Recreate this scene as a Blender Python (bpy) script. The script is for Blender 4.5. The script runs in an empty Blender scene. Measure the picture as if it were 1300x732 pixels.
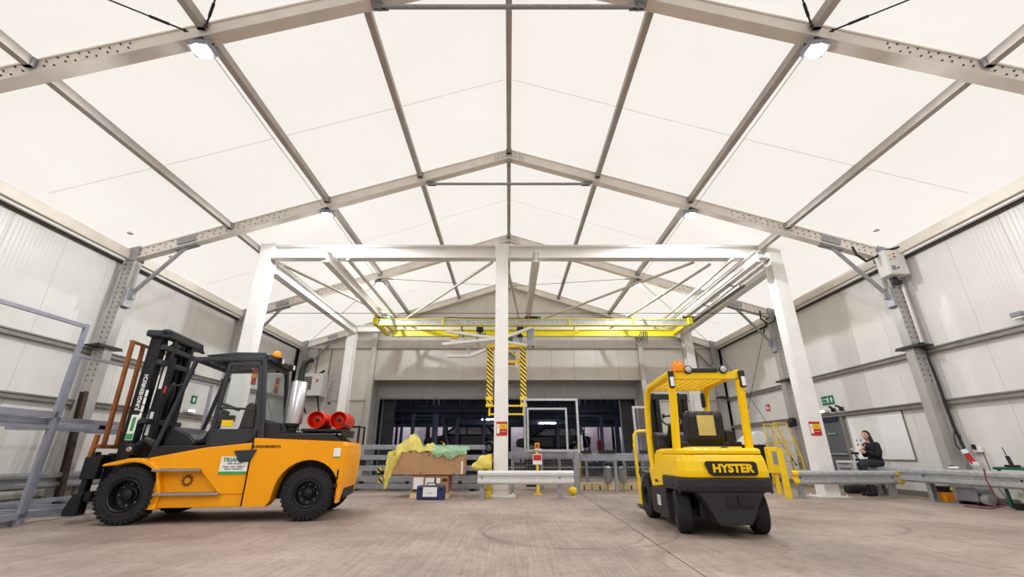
import bpy, bmesh, math, random
from mathutils import Vector as V, Matrix
random.seed(7)
C = bpy.context.scene.collection
PI = math.pi

# ---------------------------------------------------------------- camera, sky, exposure
cam_d = bpy.data.cameras.new('camera')
cam_d.sensor_width = 36.0
cam_d.lens = 549.0 / 1300.0 * 36.0
cam_d.shift_x = 4.0 / 1300.0
cam_d.clip_start = 0.05
cam_d.clip_end = 200
cam = bpy.data.objects.new('camera', cam_d)
C.objects.link(cam)
cam.location = (0, 0, 1.0)
cam.rotation_euler = (PI / 2 + math.atan(209 / 549.0), 0, 0)
bpy.context.scene.camera = cam

world = bpy.data.worlds.new('overcast_sky')
bpy.context.scene.world = world
world.use_nodes = True
bg = world.node_tree.nodes['Background']
bg.inputs['Color'].default_value = (1.0, 0.972, 0.945, 1)     # even overcast daylight above the membrane roof
bg.inputs['Strength'].default_value = 1.62

vs = bpy.context.scene.view_settings
vs.view_transform = 'Standard'
vs.look = 'None'
vs.gamma = 1.0
vs.exposure = 0.3
vs.use_curve_mapping = False
LAMP_W = 330.0                                              # each floodlight under the roof frames

# ---------------------------------------------------------------- materials
def lin(c):
    def g(x):
        x /= 255.0
        return x / 12.92 if x <= 0.04045 else ((x + 0.055) / 1.055) ** 2.4
    return tuple(g(x) for x in c) + (1.0,)
MATS = {}
def mat(name, rgb, rough=0.5, metal=0.0, var=0.12, scale=6.0, bump=0.0, bscale=60.0, coat=0.0, spec=0.5, stretch=(1, 1, 1), detail=4.0):
    """procedural principled material: base colour broken up by noise, optional fine relief"""
    if name in MATS: return MATS[name]
    m = bpy.data.materials.new(name); m.use_nodes = True
    n = m.node_tree.nodes; l = m.node_tree.links
    b = n['Principled BSDF']
    b.inputs['Roughness'].default_value = rough
    b.inputs['Metallic'].default_value = metal
    b.inputs['Specular IOR Level'].default_value = spec
    if coat: b.inputs['Coat Weight'].default_value = coat; b.inputs['Coat Roughness'].default_value = 0.15
    tc = n.new('ShaderNodeTexCoord'); mp = n.new('ShaderNodeMapping'); mp.inputs['Scale'].default_value = stretch
    l.new(tc.outputs['Object'], mp.inputs['Vector'])
    nz = n.new('ShaderNodeTexNoise'); nz.inputs['Scale'].default_value = scale; nz.inputs['Detail'].default_value = detail
    l.new(mp.outputs['Vector'], nz.inputs['Vector'])
    rp = n.new('ShaderNodeValToRGB')
    c = lin(rgb)
    rp.color_ramp.elements[0].position = 0.3; rp.color_ramp.elements[1].position = 0.7
    rp.color_ramp.elements[0].color = tuple(x * (1 - var) for x in c[:3]) + (1,)
    rp.color_ramp.elements[1].color = tuple(min(1, x * (1 + var * 0.6)) for x in c[:3]) + (1,)
    l.new(nz.outputs['Fac'], rp.inputs['Fac']); l.new(rp.outputs['Color'], b.inputs['Base Color'])
    if bump:
        n2 = n.new('ShaderNodeTexNoise'); n2.inputs['Scale'].default_value = bscale; n2.inputs['Detail'].default_value = 3
        l.new(mp.outputs['Vector'], n2.inputs['Vector'])
        bp = n.new('ShaderNodeBump'); bp.inputs['Strength'].default_value = bump; bp.inputs['Distance'].default_value = 0.02
        l.new(n2.outputs['Fac'], bp.inputs['Height']); l.new(bp.outputs['Normal'], b.inputs['Normal'])
    MATS[name] = m
    return m
def emit(name, rgb, strength):
    m = bpy.data.materials.new(name); m.use_nodes = True
    n = m.node_tree.nodes; l = m.node_tree.links
    b = n['Principled BSDF']; b.inputs['Base Color'].default_value = lin(rgb)
    nz = n.new('ShaderNodeTexNoise'); nz.inputs['Scale'].default_value = 2
    b.inputs['Emission Color'].default_value = lin(rgb); b.inputs['Emission Strength'].default_value = strength
    MATS[name] = m; return m
def glass(name, tint=(0.88, 0.91, 0.91), gloss=0.1):
    m = bpy.data.materials.new(name); m.use_nodes = True
    n = m.node_tree.nodes; l = m.node_tree.links
    n.remove(n['Principled BSDF']); out = n['Material Output']
    t = n.new('ShaderNodeBsdfTransparent'); t.inputs['Color'].default_value = tint + (1,)
    g = n.new('ShaderNodeBsdfGlossy'); g.inputs['Roughness'].default_value = 0.03
    lw = n.new('ShaderNodeLayerWeight'); lw.inputs['Blend'].default_value = 0.5
    pw = n.new('ShaderNodeMath'); pw.operation = 'POWER'; pw.inputs[1].default_value = 4.0; l.new(lw.outputs['Facing'], pw.inputs[0])
    fr = n.new('ShaderNodeMath'); fr.operation = 'MULTIPLY_ADD'; fr.inputs[1].default_value = 0.4; fr.inputs[2].default_value = 0.05; l.new(pw.outputs[0], fr.inputs[0])
    mx = n.new('ShaderNodeMixShader')
    l.new(fr.outputs[0], mx.inputs['Fac']); l.new(t.outputs[0], mx.inputs[1]); l.new(g.outputs[0], mx.inputs[2])
    l.new(mx.outputs[0], out.inputs['Surface'])
    MATS[name] = m; return m

def membrane_material():
    m = bpy.data.materials.new('roof_membrane'); m.use_nodes = True
    n = m.node_tree.nodes; l = m.node_tree.links
    n.remove(n['Principled BSDF']); out = n['Material Output']
    tc = n.new('ShaderNodeTexCoord')
    nz = n.new('ShaderNodeTexNoise'); nz.inputs['Scale'].default_value = 0.5; nz.inputs['Detail'].default_value = 5
    l.new(tc.outputs['Object'], nz.inputs['Vector'])
    rp = n.new('ShaderNodeValToRGB')
    rp.color_ramp.elements[0].color = (0.60, 0.585, 0.565, 1); rp.color_ramp.elements[1].color = (0.66, 0.655, 0.645, 1)
    l.new(nz.outputs['Fac'], rp.inputs['Fac'])
    t = n.new('ShaderNodeBsdfTranslucent'); d = n.new('ShaderNodeBsdfDiffuse')
    l.new(rp.outputs['Color'], t.inputs['Color']); d.inputs['Color'].default_value = (0.86, 0.84, 0.81, 1)
    mx = n.new('ShaderNodeMixShader'); mx.inputs['Fac'].default_value = 0.35
    l.new(t.outputs[0], mx.inputs[1]); l.new(d.outputs[0], mx.inputs[2]); l.new(mx.outputs[0], out.inputs['Surface'])
    return m

def panel_material(name, rgb, rough=0.32):
    """coated sandwich panel sheet with fine vertical micro ribs (relief) and faint scuffing"""
    m = bpy.data.materials.new(name); m.use_nodes = True
    n = m.node_tree.nodes; l = m.node_tree.links; b = n['Principled BSDF']
    tc = n.new('ShaderNodeTexCoord'); mp = n.new('ShaderNodeMapping'); l.new(tc.outputs['Object'], mp.inputs['Vector'])
    sep = n.new('ShaderNodeSeparateXYZ'); l.new(mp.outputs['Vector'], sep.inputs[0])
    ad = n.new('ShaderNodeMath'); ad.operation = 'ADD'; l.new(sep.outputs['X'], ad.inputs[0]); l.new(sep.outputs['Y'], ad.inputs[1])
    ml = n.new('ShaderNodeMath'); ml.operation = 'MULTIPLY'; ml.inputs[1].default_value = 2 * PI / 0.09; l.new(ad.outputs[0], ml.inputs[0])
    sn = n.new('ShaderNodeMath'); sn.operation = 'SINE'; l.new(ml.outputs[0], sn.inputs[0])
    bp = n.new('ShaderNodeBump'); bp.inputs['Strength'].default_value = 0.25; bp.inputs['Distance'].default_value = 0.003
    l.new(sn.outputs[0], bp.inputs['Height']); l.new(bp.outputs['Normal'], b.inputs['Normal'])
    nz = n.new('ShaderNodeTexNoise'); nz.inputs['Scale'].default_value = 1.3; nz.inputs['Detail'].default_value = 6
    l.new(tc.outputs['Object'], nz.inputs['Vector'])
    rp = n.new('ShaderNodeValToRGB'); c = lin(rgb)
    rp.color_ramp.elements[0].position = 0.3; rp.color_ramp.elements[1].position = 0.7
    rp.color_ramp.elements[0].color = tuple(x * 0.93 for x in c[:3]) + (1,); rp.color_ramp.elements[1].color = c
    l.new(nz.outputs['Fac'], rp.inputs['Fac']); l.new(rp.outputs['Color'], b.inputs['Base Color'])
    b.inputs['Roughness'].default_value = rough
    MATS[name] = m; return m

def floor_material():
    m = bpy.data.materials.new('brushed_concrete'); m.use_nodes = True
    n = m.node_tree.nodes; l = m.node_tree.links; b = n['Principled BSDF']
    tc = n.new('ShaderNodeTexCoord')
    def noise(scale, stretch, detail=6, rough=0.6):
        mp = n.new('ShaderNodeMapping'); mp.inputs['Scale'].default_value = stretch
        l.new(tc.outputs['Object'], mp.inputs['Vector'])
        z = n.new('ShaderNodeTexNoise'); z.inputs['Scale'].default_value = scale; z.inputs['Detail'].default_value = detail; z.inputs['Roughness'].default_value = rough
        l.new(mp.outputs['Vector'], z.inputs['Vector']); return z
    def ramp(src, a, bcol, p0=0.3, p1=0.7):
        r = n.new('ShaderNodeValToRGB'); r.color_ramp.elements[0].position = p0; r.color_ramp.elements[1].position = p1
        r.color_ramp.elements[0].color = a; r.color_ramp.elements[1].color = bcol; l.new(src.outputs['Fac'], r.inputs['Fac']); return r
    def mult(x, y, fac):
        mx = n.new('ShaderNodeMix'); mx.data_type = 'RGBA'; mx.blend_type = 'MULTIPLY'; mx.inputs['Factor'].default_value = fac
        l.new(x, mx.inputs['A']); l.new(y, mx.inputs['B']); return mx.outputs['Result']
    base = ramp(noise(0.7, (1, 1, 1)), lin((152, 134, 123)), lin((201, 182, 169)))
    brush = ramp(noise(3.0, (14, 0.25, 1), 4), (0.66, 0.65, 0.64, 1), (1.0, 1.0, 1.0, 1))          # brushed finish running down the hall
    cross = ramp(noise(2.2, (0.3, 9, 1), 3), (0.88, 0.87, 0.86, 1), (1, 1, 1, 1))
    spots = ramp(noise(9.0, (1, 1, 1), 8, 0.75), (0.55, 0.53, 0.51, 1), (1, 1, 1, 1), 0.37, 0.5)
    # curved tyre scuffs: rings of worn rubber
    col = mult(base.outputs['Color'], brush.outputs['Color'], 0.9)
    col = mult(col, cross.outputs['Color'], 0.7)
    fine = ramp(noise(7.0, (30, 0.12, 1), 3), (0.74, 0.73, 0.72, 1), (1, 1, 1, 1), 0.38, 0.55)
    col = mult(col, fine.outputs['Color'], 0.75)
    col = mult(col, spots.outputs['Color'], 0.55)
    for (cx, cy, r, wdt, k) in ((0.95, 6.9, 1.35, 0.05, 0.6), (0.72, 6.6, 1.05, 0.04, 0.55), (4.6, 7.6, 1.25, 0.05, 0.5), (4.9, 7.3, 0.8, 0.04, 0.22), (-2.5, 4.2, 2.6, 0.05, 0.22), (1.6, 3.2, 2.2, 0.05, 0.2)):
        mp = n.new('ShaderNodeMapping'); mp.inputs['Location'].default_value = (-cx, -cy, 0)
        l.new(tc.outputs['Object'], mp.inputs['Vector'])
        ln = n.new('ShaderNodeVectorMath'); ln.operation = 'LENGTH'; l.new(mp.outputs['Vector'], ln.inputs[0])
        sb = n.new('ShaderNodeMath'); sb.operation = 'SUBTRACT'; l.new(ln.outputs['Value'], sb.inputs[0]); sb.inputs[1].default_value = r
        ab = n.new('ShaderNodeMath'); ab.operation = 'ABSOLUTE'; l.new(sb.outputs[0], ab.inputs[0])
        mr = n.new('ShaderNodeMapRange'); mr.inputs['From Min'].default_value = 0; mr.inputs['From Max'].default_value = wdt
        mr.inputs['To Min'].default_value = 1 - k; mr.inputs['To Max'].default_value = 1
        l.new(ab.outputs[0], mr.inputs['Value'])
        sx = n.new('ShaderNodeCombineColor')
        for q in range(3): l.new(mr.outputs['Result'], sx.inputs[q])
        brk = noise(1.1, (1, 1, 1), 3)
        mx = n.new('ShaderNodeMix'); mx.data_type = 'RGBA'; mx.blend_type = 'MULTIPLY'
        l.new(brk.outputs['Fac'], mx.inputs['Factor']); l.new(col, mx.inputs['A']); l.new(sx.outputs['Color'], mx.inputs['B'])
        col = mx.outputs['Result']
    l.new(col, b.inputs['Base Color'])
    b.inputs['Roughness'].default_value = 0.62
    n2 = noise(40, (3, 0.4, 1), 4)
    bp = n.new('ShaderNodeBump'); bp.inputs['Strength'].default_value = 0.25; bp.inputs['Distance'].default_value = 0.01
    l.new(n2.outputs['Fac'], bp.inputs['Height']); l.new(bp.outputs['Normal'], b.inputs['Normal'])
    return m

M_MEMB = membrane_material()
M_PANEL = panel_material('wall_panel_coat', (226, 223, 217))
M_PANELB = panel_material('back_panel_coat', (216, 210, 200), 0.35)
M_FLOOR = floor_material()
M_ALU = mat('mill_aluminium', (206, 200, 193), 0.45, 0.25, 0.1, 3)
M_RAFT = mat('rafter_aluminium', (230, 223, 214), 0.45, 0.05, 0.07, 3)
M_COL = mat('column_aluminium', (180, 177, 172), 0.42, 0.3, 0.1, 3)
M_PURLIN = mat('purlin_aluminium', (176, 168, 160), 0.5, 0.15, 0.12, 3)
M_GIRT = mat('girt_steel', (150, 147, 142), 0.45, 0.5, 0.15, 4)
M_EAVE = mat('eave_aluminium', (214, 205, 192), 0.45, 0.3, 0.08, 3)
M_DARKSEAL = mat('dark_seal', (70, 66, 62), 0.7)
M_GALV = mat('galvanised_steel', (160, 161, 164), 0.45, 0.4, 0.22, 14, 0.05, 30)
M_GALVL = mat('bright_galvanised', (192, 194, 197), 0.4, 0.5, 0.18, 10)
M_GREYP = mat('grey_painted_steel', (146, 148, 155), 0.5, 0.2, 0.18, 5)
M_WHITEP = mat('white_painted_steel', (238, 235, 230), 0.4, 0.0, 0.05, 3)
M_BOLT = mat('bolt_black', (52, 50, 48), 0.5, 0.4)
M_BLACK = mat('black_rubber', (30, 30, 31), 0.75, 0, 0.3, 10, 0.15, 60)
M_BLKM = mat('black_metal', (28, 29, 32), 0.45, 0.2, 0.3, 6, 0.03, 40)
M_BLKP = mat('black_plastic', (22, 22, 24), 0.5, 0, 0.2, 5)
M_CAB = mat('anthracite_paint', (48, 51, 58), 0.42, 0.1, 0.15, 6)
M_YEL = mat('hyster_yellow', (255, 208, 0), 0.4, 0, 0.05, 3, coat=0.1, spec=0.35)
M_ORA = mat('jung_yellow', (255, 166, 0), 0.38, 0, 0.06, 3, coat=0.1, spec=0.35)
M_SAFE = mat('safety_yellow', (248, 206, 20), 0.45, 0, 0.1, 6)
M_CRANE = mat('crane_yellow', (238, 222, 40), 0.4, 0, 0.06, 4)
M_RUST = mat('rusted_brown_steel', (150, 88, 40), 0.8, 0.1, 0.4, 9, 0.1, 40, stretch=(1, 1, 0.3))
M_TIRE = mat('tyre_rubber', (30, 30, 32), 0.85, 0, 0.3, 14, 0.1, 50)
M_RIM = mat('dark_rim', (26, 27, 30), 0.5, 0.3, 0.3, 8)
M_CHROME = mat('satin_steel', (190, 190, 190), 0.28, 0.9, 0.1, 5)
M_RED = mat('gas_bottle_red', (226, 44, 20), 0.4, 0, 0.12, 6)
M_REDS = mat('sign_red', (196, 34, 34), 0.5)
M_WHT = mat('plain_white', (240, 240, 238), 0.5, 0, 0.03)
M_GRN = mat('sign_green', (20, 120, 84), 0.5)
M_GRNL = mat('label_green', (60, 160, 80), 0.5)
M_CARD = mat('cardboard', (186, 146, 108), 0.85, 0, 0.1, 5)
M_CARD2 = mat('cardboard_dark', (168, 124, 92), 0.85, 0, 0.12, 5)
M_BLUE = mat('navy_plastic', (36, 46, 92), 0.45, 0, 0.12, 6)
M_TAPE = mat('box_tape', (150, 112, 76), 0.5)
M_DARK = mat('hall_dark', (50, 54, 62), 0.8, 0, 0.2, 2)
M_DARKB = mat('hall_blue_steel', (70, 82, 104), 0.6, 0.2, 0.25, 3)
M_CARP = mat('car_black_paint', (6, 6, 8), 0.3, 0.0, 0.1, 3, spec=0.3)
M_SKIN = mat('skin', (205, 160, 138), 0.55, 0, 0.06, 8)
M_CLOTH = mat('black_knit', (24, 24, 27), 0.9, 0, 0.25, 18, 0.1, 90)
M_JEAN = mat('charcoal_trousers', (46, 48, 54), 0.85, 0, 0.2, 18)
M_HAIR = mat('dark_brown_hair', (44, 28, 22), 0.55, 0, 0.35, 20, 0.25, 60, stretch=(6, 6, 1))
M_TIMB = mat('pale_timber', (234, 212, 160), 0.75, 0, 0.2, 3, stretch=(1, 8, 8))
M_GREENT = mat('machine_green', (24, 92, 72), 0.5)
M_OFFW = mat('machine_white', (216, 214, 208), 0.45, 0, 0.06)
M_DOOR = mat('door_grey', (92, 96, 102), 0.5, 0, 0.06)
M_PLATE = mat('ply_beige', (206, 188, 110), 0.6)
M_GLASS = glass('cab_glass')
M_AMBER = mat('amber_lens', (255, 160, 20), 0.25, 0, 0.05)
M_REDL = mat('red_lens', (200, 30, 20), 0.25, 0, 0.05)
M_LED = emit('led_face', (236, 243, 255), 30)
M_TUBE = emit('tube_lamp', (250, 244, 255), 26.0)
M_EMLAMP = emit('emergency_lamp', (235, 242, 255), 2.0)
def seam_material():
    m = M_MEMB.copy(); m.name = 'membrane_weld'
    for n in m.node_tree.nodes:
        if n.type == 'VALTORGB':
            for e_ in n.color_ramp.elements: e_.color = (1.0, 0.96, 0.92, 1)
        if n.type == 'BSDF_DIFFUSE': n.inputs['Color'].default_value = (0.9, 0.86, 0.82, 1)
    return m
M_SEAM = seam_material()

def film(name, rgb):
    """thin crumpled plastic film: diffuse + translucent + some gloss"""
    m = bpy.data.materials.new(name); m.use_nodes = True
    n = m.node_tree.nodes; l = m.node_tree.links; b = n['Principled BSDF']
    nz = n.new('ShaderNodeTexNoise'); nz.inputs['Scale'].default_value = 9; nz.inputs['Detail'].default_value = 5
    tc = n.new('ShaderNodeTexCoord'); l.new(tc.outputs['Object'], nz.inputs['Vector'])
    bp = n.new('ShaderNodeBump'); bp.inputs['Strength'].default_value = 0.6; bp.inputs['Distance'].default_value = 0.04
    l.new(nz.outputs['Fac'], bp.inputs['Height']); l.new(bp.outputs['Normal'], b.inputs['Normal'])
    b.inputs['Base Color'].default_value = lin(rgb); b.inputs['Roughness'].default_value = 0.3
    t = n.new('ShaderNodeBsdfTranslucent'); t.inputs['Color'].default_value = lin(rgb)
    mx = n.new('ShaderNodeMixShader'); mx.inputs['Fac'].default_value = 0.5
    l.new(b.outputs[0], mx.inputs[1]); l.new(t.outputs[0], mx.inputs[2]); l.new(mx.outputs[0], n['Material Output'].inputs['Surface'])
    return m
M_FILMY = film('yellow_film', (255, 244, 140))
M_FILMG = film('green_film', (188, 228, 190))

# stripes: hazard tape is real print on the legs of the lifting tool
def hazard():
    m = bpy.data.materials.new('hazard_stripe'); m.use_nodes = True
    n = m.node_tree.nodes; l = m.node_tree.links; b = n['Principled BSDF']
    tc = n.new('ShaderNodeTexCoord'); sp = n.new('ShaderNodeSeparateXYZ'); l.new(tc.outputs['Object'], sp.inputs[0])
    ad = n.new('ShaderNodeMath'); ad.operation = 'ADD'; l.new(sp.outputs['X'], ad.inputs[0]); l.new(sp.outputs['Z'], ad.inputs[1])
    a2 = n.new('ShaderNodeMath'); a2.operation = 'ADD'; l.new(ad.outputs[0], a2.inputs[0]); l.new(sp.outputs['Y'], a2.inputs[1])
    fr = n.new('ShaderNodeMath'); fr.operation = 'PINGPONG'; fr.inputs[1].default_value = 0.08; l.new(a2.outputs[0], fr.inputs[0])
    gt = n.new('ShaderNodeMath'); gt.operation = 'GREATER_THAN'; gt.inputs[1].default_value = 0.04; l.new(fr.outputs[0], gt.inputs[0])
    mx = n.new('ShaderNodeMix'); mx.data_type = 'RGBA'; l.new(gt.outputs[0], mx.inputs['Factor'])
    mx.inputs['A'].default_value = lin((30, 28, 26)); mx.inputs['B'].default_value = lin((246, 206, 30))
    l.new(mx.outputs['Result'], b.inputs['Base Color']); b.inputs['Roughness'].default_value = 0.45
    return m
M_HAZ = hazard()

# ---------------------------------------------------------------- mesh helpers
class MB:
    def __init__(s): s.v = []; s.f = []
    def add(s, vs, fs):
        o = len(s.v); s.v += [tuple(p) for p in vs]; s.f += [tuple(i + o for i in f) for f in fs]; return s
    def box(s, x0, x1, y0, y1, z0, z1):
        return s.add([(x0,y0,z0),(x1,y0,z0),(x1,y1,z0),(x0,y1,z0),(x0,y0,z1),(x1,y0,z1),(x1,y1,z1),(x0,y1,z1)],
                     [(0,3,2,1),(4,5,6,7),(0,1,5,4),(1,2,6,5),(2,3,7,6),(3,0,4,7)])
    def bar(s, p0, p1, w, hgt, up=(0, 0, 1)):
        p0, p1 = V(p0), V(p1); d = (p1 - p0).normalized(); up = V(up)
        if abs(d.dot(up)) > 0.98: up = V((0, 1, 0)) if abs(d.y) < 0.9 else V((1, 0, 0))
        a = d.cross(up).normalized() * (w / 2); b = a.cross(d).normalized() * (hgt / 2)
        q = [p0-a-b, p0+a-b, p0+a+b, p0-a+b, p1-a-b, p1+a-b, p1+a+b, p1-a+b]
        return s.add(q, [(0,3,2,1),(4,5,6,7),(0,1,5,4),(1,2,6,5),(2,3,7,6),(3,0,4,7)])
    def ibeam(s, p0, p1, w, hgt, tw=0.012, tf=0.018, up=(0, 0, 1)):
        p0, p1, u = V(p0), V(p1), V(up); d = (p1 - p0).normalized()
        if abs(d.dot(u)) > 0.98: u = V((0, 1, 0))
        n = d.cross(u).normalized(); b = n.cross(d).normalized()
        s.bar(p0, p1, tw, hgt - 2 * tf, u)
        for k in (-1, 1):
            o = b * (k * (hgt / 2 - tf / 2)); s.bar(p0 + o, p1 + o, w, tf, u)
        return s
    def tube(s, p0, p1, r, n=10, r2=None):
        return s.path([p0, p1], r, n, r2)
    def path(s, pts, r, n=8, r2=None):
        pts = [V(p) for p in pts]; L = len(pts); vs = []; fs = []
        ref = V((0, 0, 1)); d0 = (pts[1] - pts[0]).normalized()
        if abs(d0.dot(ref)) > 0.95: ref = V((1, 0, 0))
        a = d0.cross(ref).normalized()
        for i, p in enumerate(pts):
            if i == 0: d = pts[1] - p
            elif i == L - 1: d = p - pts[i - 1]
            else: d = (pts[i + 1] - p).normalized() + (p - pts[i - 1]).normalized()
            d = d.normalized(); a = (a - d * a.dot(d)).normalized(); b = d.cross(a)
            rr = r if r2 is None else r + (r2 - r) * i / (L - 1)
            for k in range(n):
                t = 2 * PI * k / n; vs.append(p + a * (rr * math.cos(t)) + b * (rr * math.sin(t)))
        for i in range(L - 1):
            for k in range(n):
                fs.append((i*n+k, i*n+(k+1) % n, (i+1)*n+(k+1) % n, (i+1)*n+k))
        fs.append(tuple(range(n - 1, -1, -1))); fs.append(tuple((L-1)*n + k for k in range(n)))
        return s.add(vs, fs)
    def lathe(s, prof, org=(0, 0, 0), axis=(0, 0, 1), n=20, caps=True):
        """prof: list of (radius, distance along axis)"""
        org = V(org); d = V(axis).normalized(); ref = V((0, 0, 1)) if abs(d.z) < 0.9 else V((1, 0, 0))
        a = d.cross(ref).normalized(); b = d.cross(a); vs = []; fs = []; L = len(prof)
        for (r, h) in prof:
            for k in range(n):
                t = 2 * PI * k / n; vs.append(org + d * h + a * (r * math.cos(t)) + b * (r * math.sin(t)))
        for i in range(L - 1):
            for k in range(n): fs.append((i*n+k, i*n+(k+1) % n, (i+1)*n+(k+1) % n, (i+1)*n+k))
        if caps:
            fs.append(tuple(range(n - 1, -1, -1))); fs.append(tuple((L-1)*n + k for k in range(n)))
        return s.add(vs, fs)
    def prism(s, poly, lo, hi, plane='xz'):
        """extrude a 2D outline: plane xz -> along y, yz -> along x, xy -> along z"""
        n = len(poly)
        mp = {'xz': lambda a, b, t: (a, t, b), 'yz': lambda a, b, t: (t, a, b), 'xy': lambda a, b, t: (a, b, t)}[plane]
        vs = [mp(a, b, lo) for a, b in poly] + [mp(a, b, hi) for a, b in poly]
        fs = [tuple(range(n)), tuple(range(2*n - 1, n - 1, -1))]
        for i in range(n): j = (i + 1) % n; fs.append((i, i + n, j + n, j))
        return s.add(vs, fs)
    def loft(s, rings, close=True):
        n = len(rings[0]); vs = [p for r in rings for p in r]; fs = []
        for i in range(len(rings) - 1):
            for k in range(n): fs.append((i*n+k, i*n+(k+1) % n, (i+1)*n+(k+1) % n, (i+1)*n+k))
        if close: fs.append(tuple(range(n-1, -1, -1))); fs.append(tuple((len(rings)-1)*n + k for k in range(n)))
        return s.add(vs, fs)
    def grid(s, fn, nu, nv):
        vs = [fn(i / nu, j / nv) for j in range(nv + 1) for i in range(nu + 1)]
        fs = [(j*(nu+1)+i, j*(nu+1)+i+1, (j+1)*(nu+1)+i+1, (j+1)*(nu+1)+i) for j in range(nv) for i in range(nu)]
        return s.add(vs, fs)
    def ball(s, c, rx, ry, rz, n=12, m=8):
        c = V(c); vs = []; fs = []
        for j in range(m + 1):
            t = PI * j / m
            for i in range(n): p = 2 * PI * i / n; vs.append(c + V((rx*math.sin(t)*math.cos(p), ry*math.sin(t)*math.sin(p), rz*math.cos(t))))
        for j in range(m):
            for i in range(n): fs.append((j*n+i, (j+1)*n+i, (j+1)*n+(i+1) % n, j*n+(i+1) % n))
        return s.add(vs, fs)
    def mesh(s, name, material, bevel=0.0, smooth=False, seg=2):
        me = bpy.data.meshes.new(name); me.from_pydata(s.v, [], s.f)
        bm = bmesh.new(); bm.from_mesh(me)
        bmesh.ops.remove_doubles(bm, verts=bm.verts, dist=1e-6)
        bmesh.ops.recalc_face_normals(bm, faces=bm.faces)
        if bevel:
            es = [e for e in bm.edges if len(e.link_faces) == 2 and e.calc_face_angle(0) > 0.6]
            bmesh.ops.bevel(bm, geom=es, offset=bevel, segments=seg, affect='EDGES', profile=0.5, clamp_overlap=True)
        if smooth:
            for f in bm.faces: f.smooth = True
            for e in bm.edges:
                if len(e.link_faces) == 2 and e.calc_face_angle(0) > 0.7: e.smooth = False
        bm.to_mesh(me); bm.free(); me.materials.append(material)
        return me
    def build(s, name, material, parent=None, bevel=0.0, smooth=False, seg=2):
        return link(name, s.mesh(name, material, bevel, smooth, seg), parent)
def link(name, me, parent=None, loc=None, rot=None):
    o = bpy.data.objects.new(name, me); C.objects.link(o)
    if parent is not None: o.parent = parent
    if loc is not None: o.location = loc
    if rot is not None: o.rotation_euler = rot
    return o
def tag(o, label, cat, group=None, kind=None):
    o['label'] = label; o['category'] = cat
    if group: o['group'] = group
    if kind: o['kind'] = kind
    return o
def thing(name, label, cat, loc=(0, 0, 0), rotz=0.0, group=None):
    o = bpy.data.objects.new(name, None); C.objects.link(o); o.empty_display_size = 0.2
    o.location = loc; o.rotation_euler = (0, 0, rotz)
    return tag(o, label, cat, group)
def struct(o, label=None):
    o['kind'] = 'structure'
    if label: o['label'] = label
    return o
def dup(root, loc, rotz, label=None):
    r = root.copy(); C.objects.link(r); r.location = loc; r.rotation_euler = (0, 0, rotz)
    if label: r['label'] = label
    for ch in list(root.children):
        c = ch.copy(); C.objects.link(c); c.parent = r
        for g in list(ch.children):
            d = g.copy(); C.objects.link(d); d.parent = c
    return r
def text(body, size, material, parent, org, right, up, name='lettering', ext=0.002, align='CENTER', bold=0.0, sx=1.0, wide=1.0):
    cu = bpy.data.curves.new('t', 'FONT'); cu.body = body; cu.size = size; cu.extrude = ext; cu.offset = bold
    cu.align_x = align; cu.align_y = 'CENTER'; cu.space_character = wide; cu.resolution_u = 3
    t = bpy.data.objects.new('t', cu); C.objects.link(t)
    dg = bpy.context.evaluated_depsgraph_get(); dg.update()
    me = bpy.data.meshes.new_from_object(t.evaluated_get(dg))
    bpy.data.objects.remove(t)
    r = V(right).normalized(); u = V(up).normalized(); n = r.cross(u)
    mt = Matrix(((r.x*sx, u.x, n.x, org[0]), (r.y*sx, u.y, n.y, org[1]), (r.z*sx, u.z, n.z, org[2]), (0, 0, 0, 1)))
    me.transform(mt); me.materials.clear(); me.materials.append(material)
    return link(name, me, parent)
def arc(cx, cz, r, a0, a1, n):
    return [(cx + r * math.cos(math.radians(a0 + (a1 - a0) * i / n)), cz + r * math.sin(math.radians(a0 + (a1 - a0) * i / n))) for i in range(n + 1)]
# ---------------------------------------------------------------- the hall: floor, membrane roof, walls
HX = 10.2                                   # inner face of the side walls
FY = (5.2, 10.4, 15.6, 20.62)               # portal frames in view
YB, YE = -10.4, 20.8                         # hall ends
def zr(x): return 9.28 - 0.325 * abs(x)

fl = MB().box(-HX - 0.15, HX + 0.15, YB, 35, -0.12, -0.03).build('floor', mat('joint_filler', (60, 54, 50), 0.9))
struct(fl)
jx = lambda y: 1.6 + 0.0235 * y
g = 0.009
MB().prism([(-HX - 0.1, YB), (jx(YB) - g, YB), (jx(22) - g, 22), (-HX - 0.1, 22)], -0.035, 0.0, 'xy').build('slab', M_FLOOR, fl)
MB().prism([(jx(YB) + g, YB), (HX + 0.1, YB), (HX + 0.1, 22), (jx(22) + g, 22)], -0.035, 0.0, 'xy').build('slab', M_FLOOR, fl)
MB().box(-HX - 0.1, HX + 0.1, 22.02, 35, -0.035, 0.0).build('slab', mat('inner_floor', (70, 70, 74), 0.6), fl)

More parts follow.
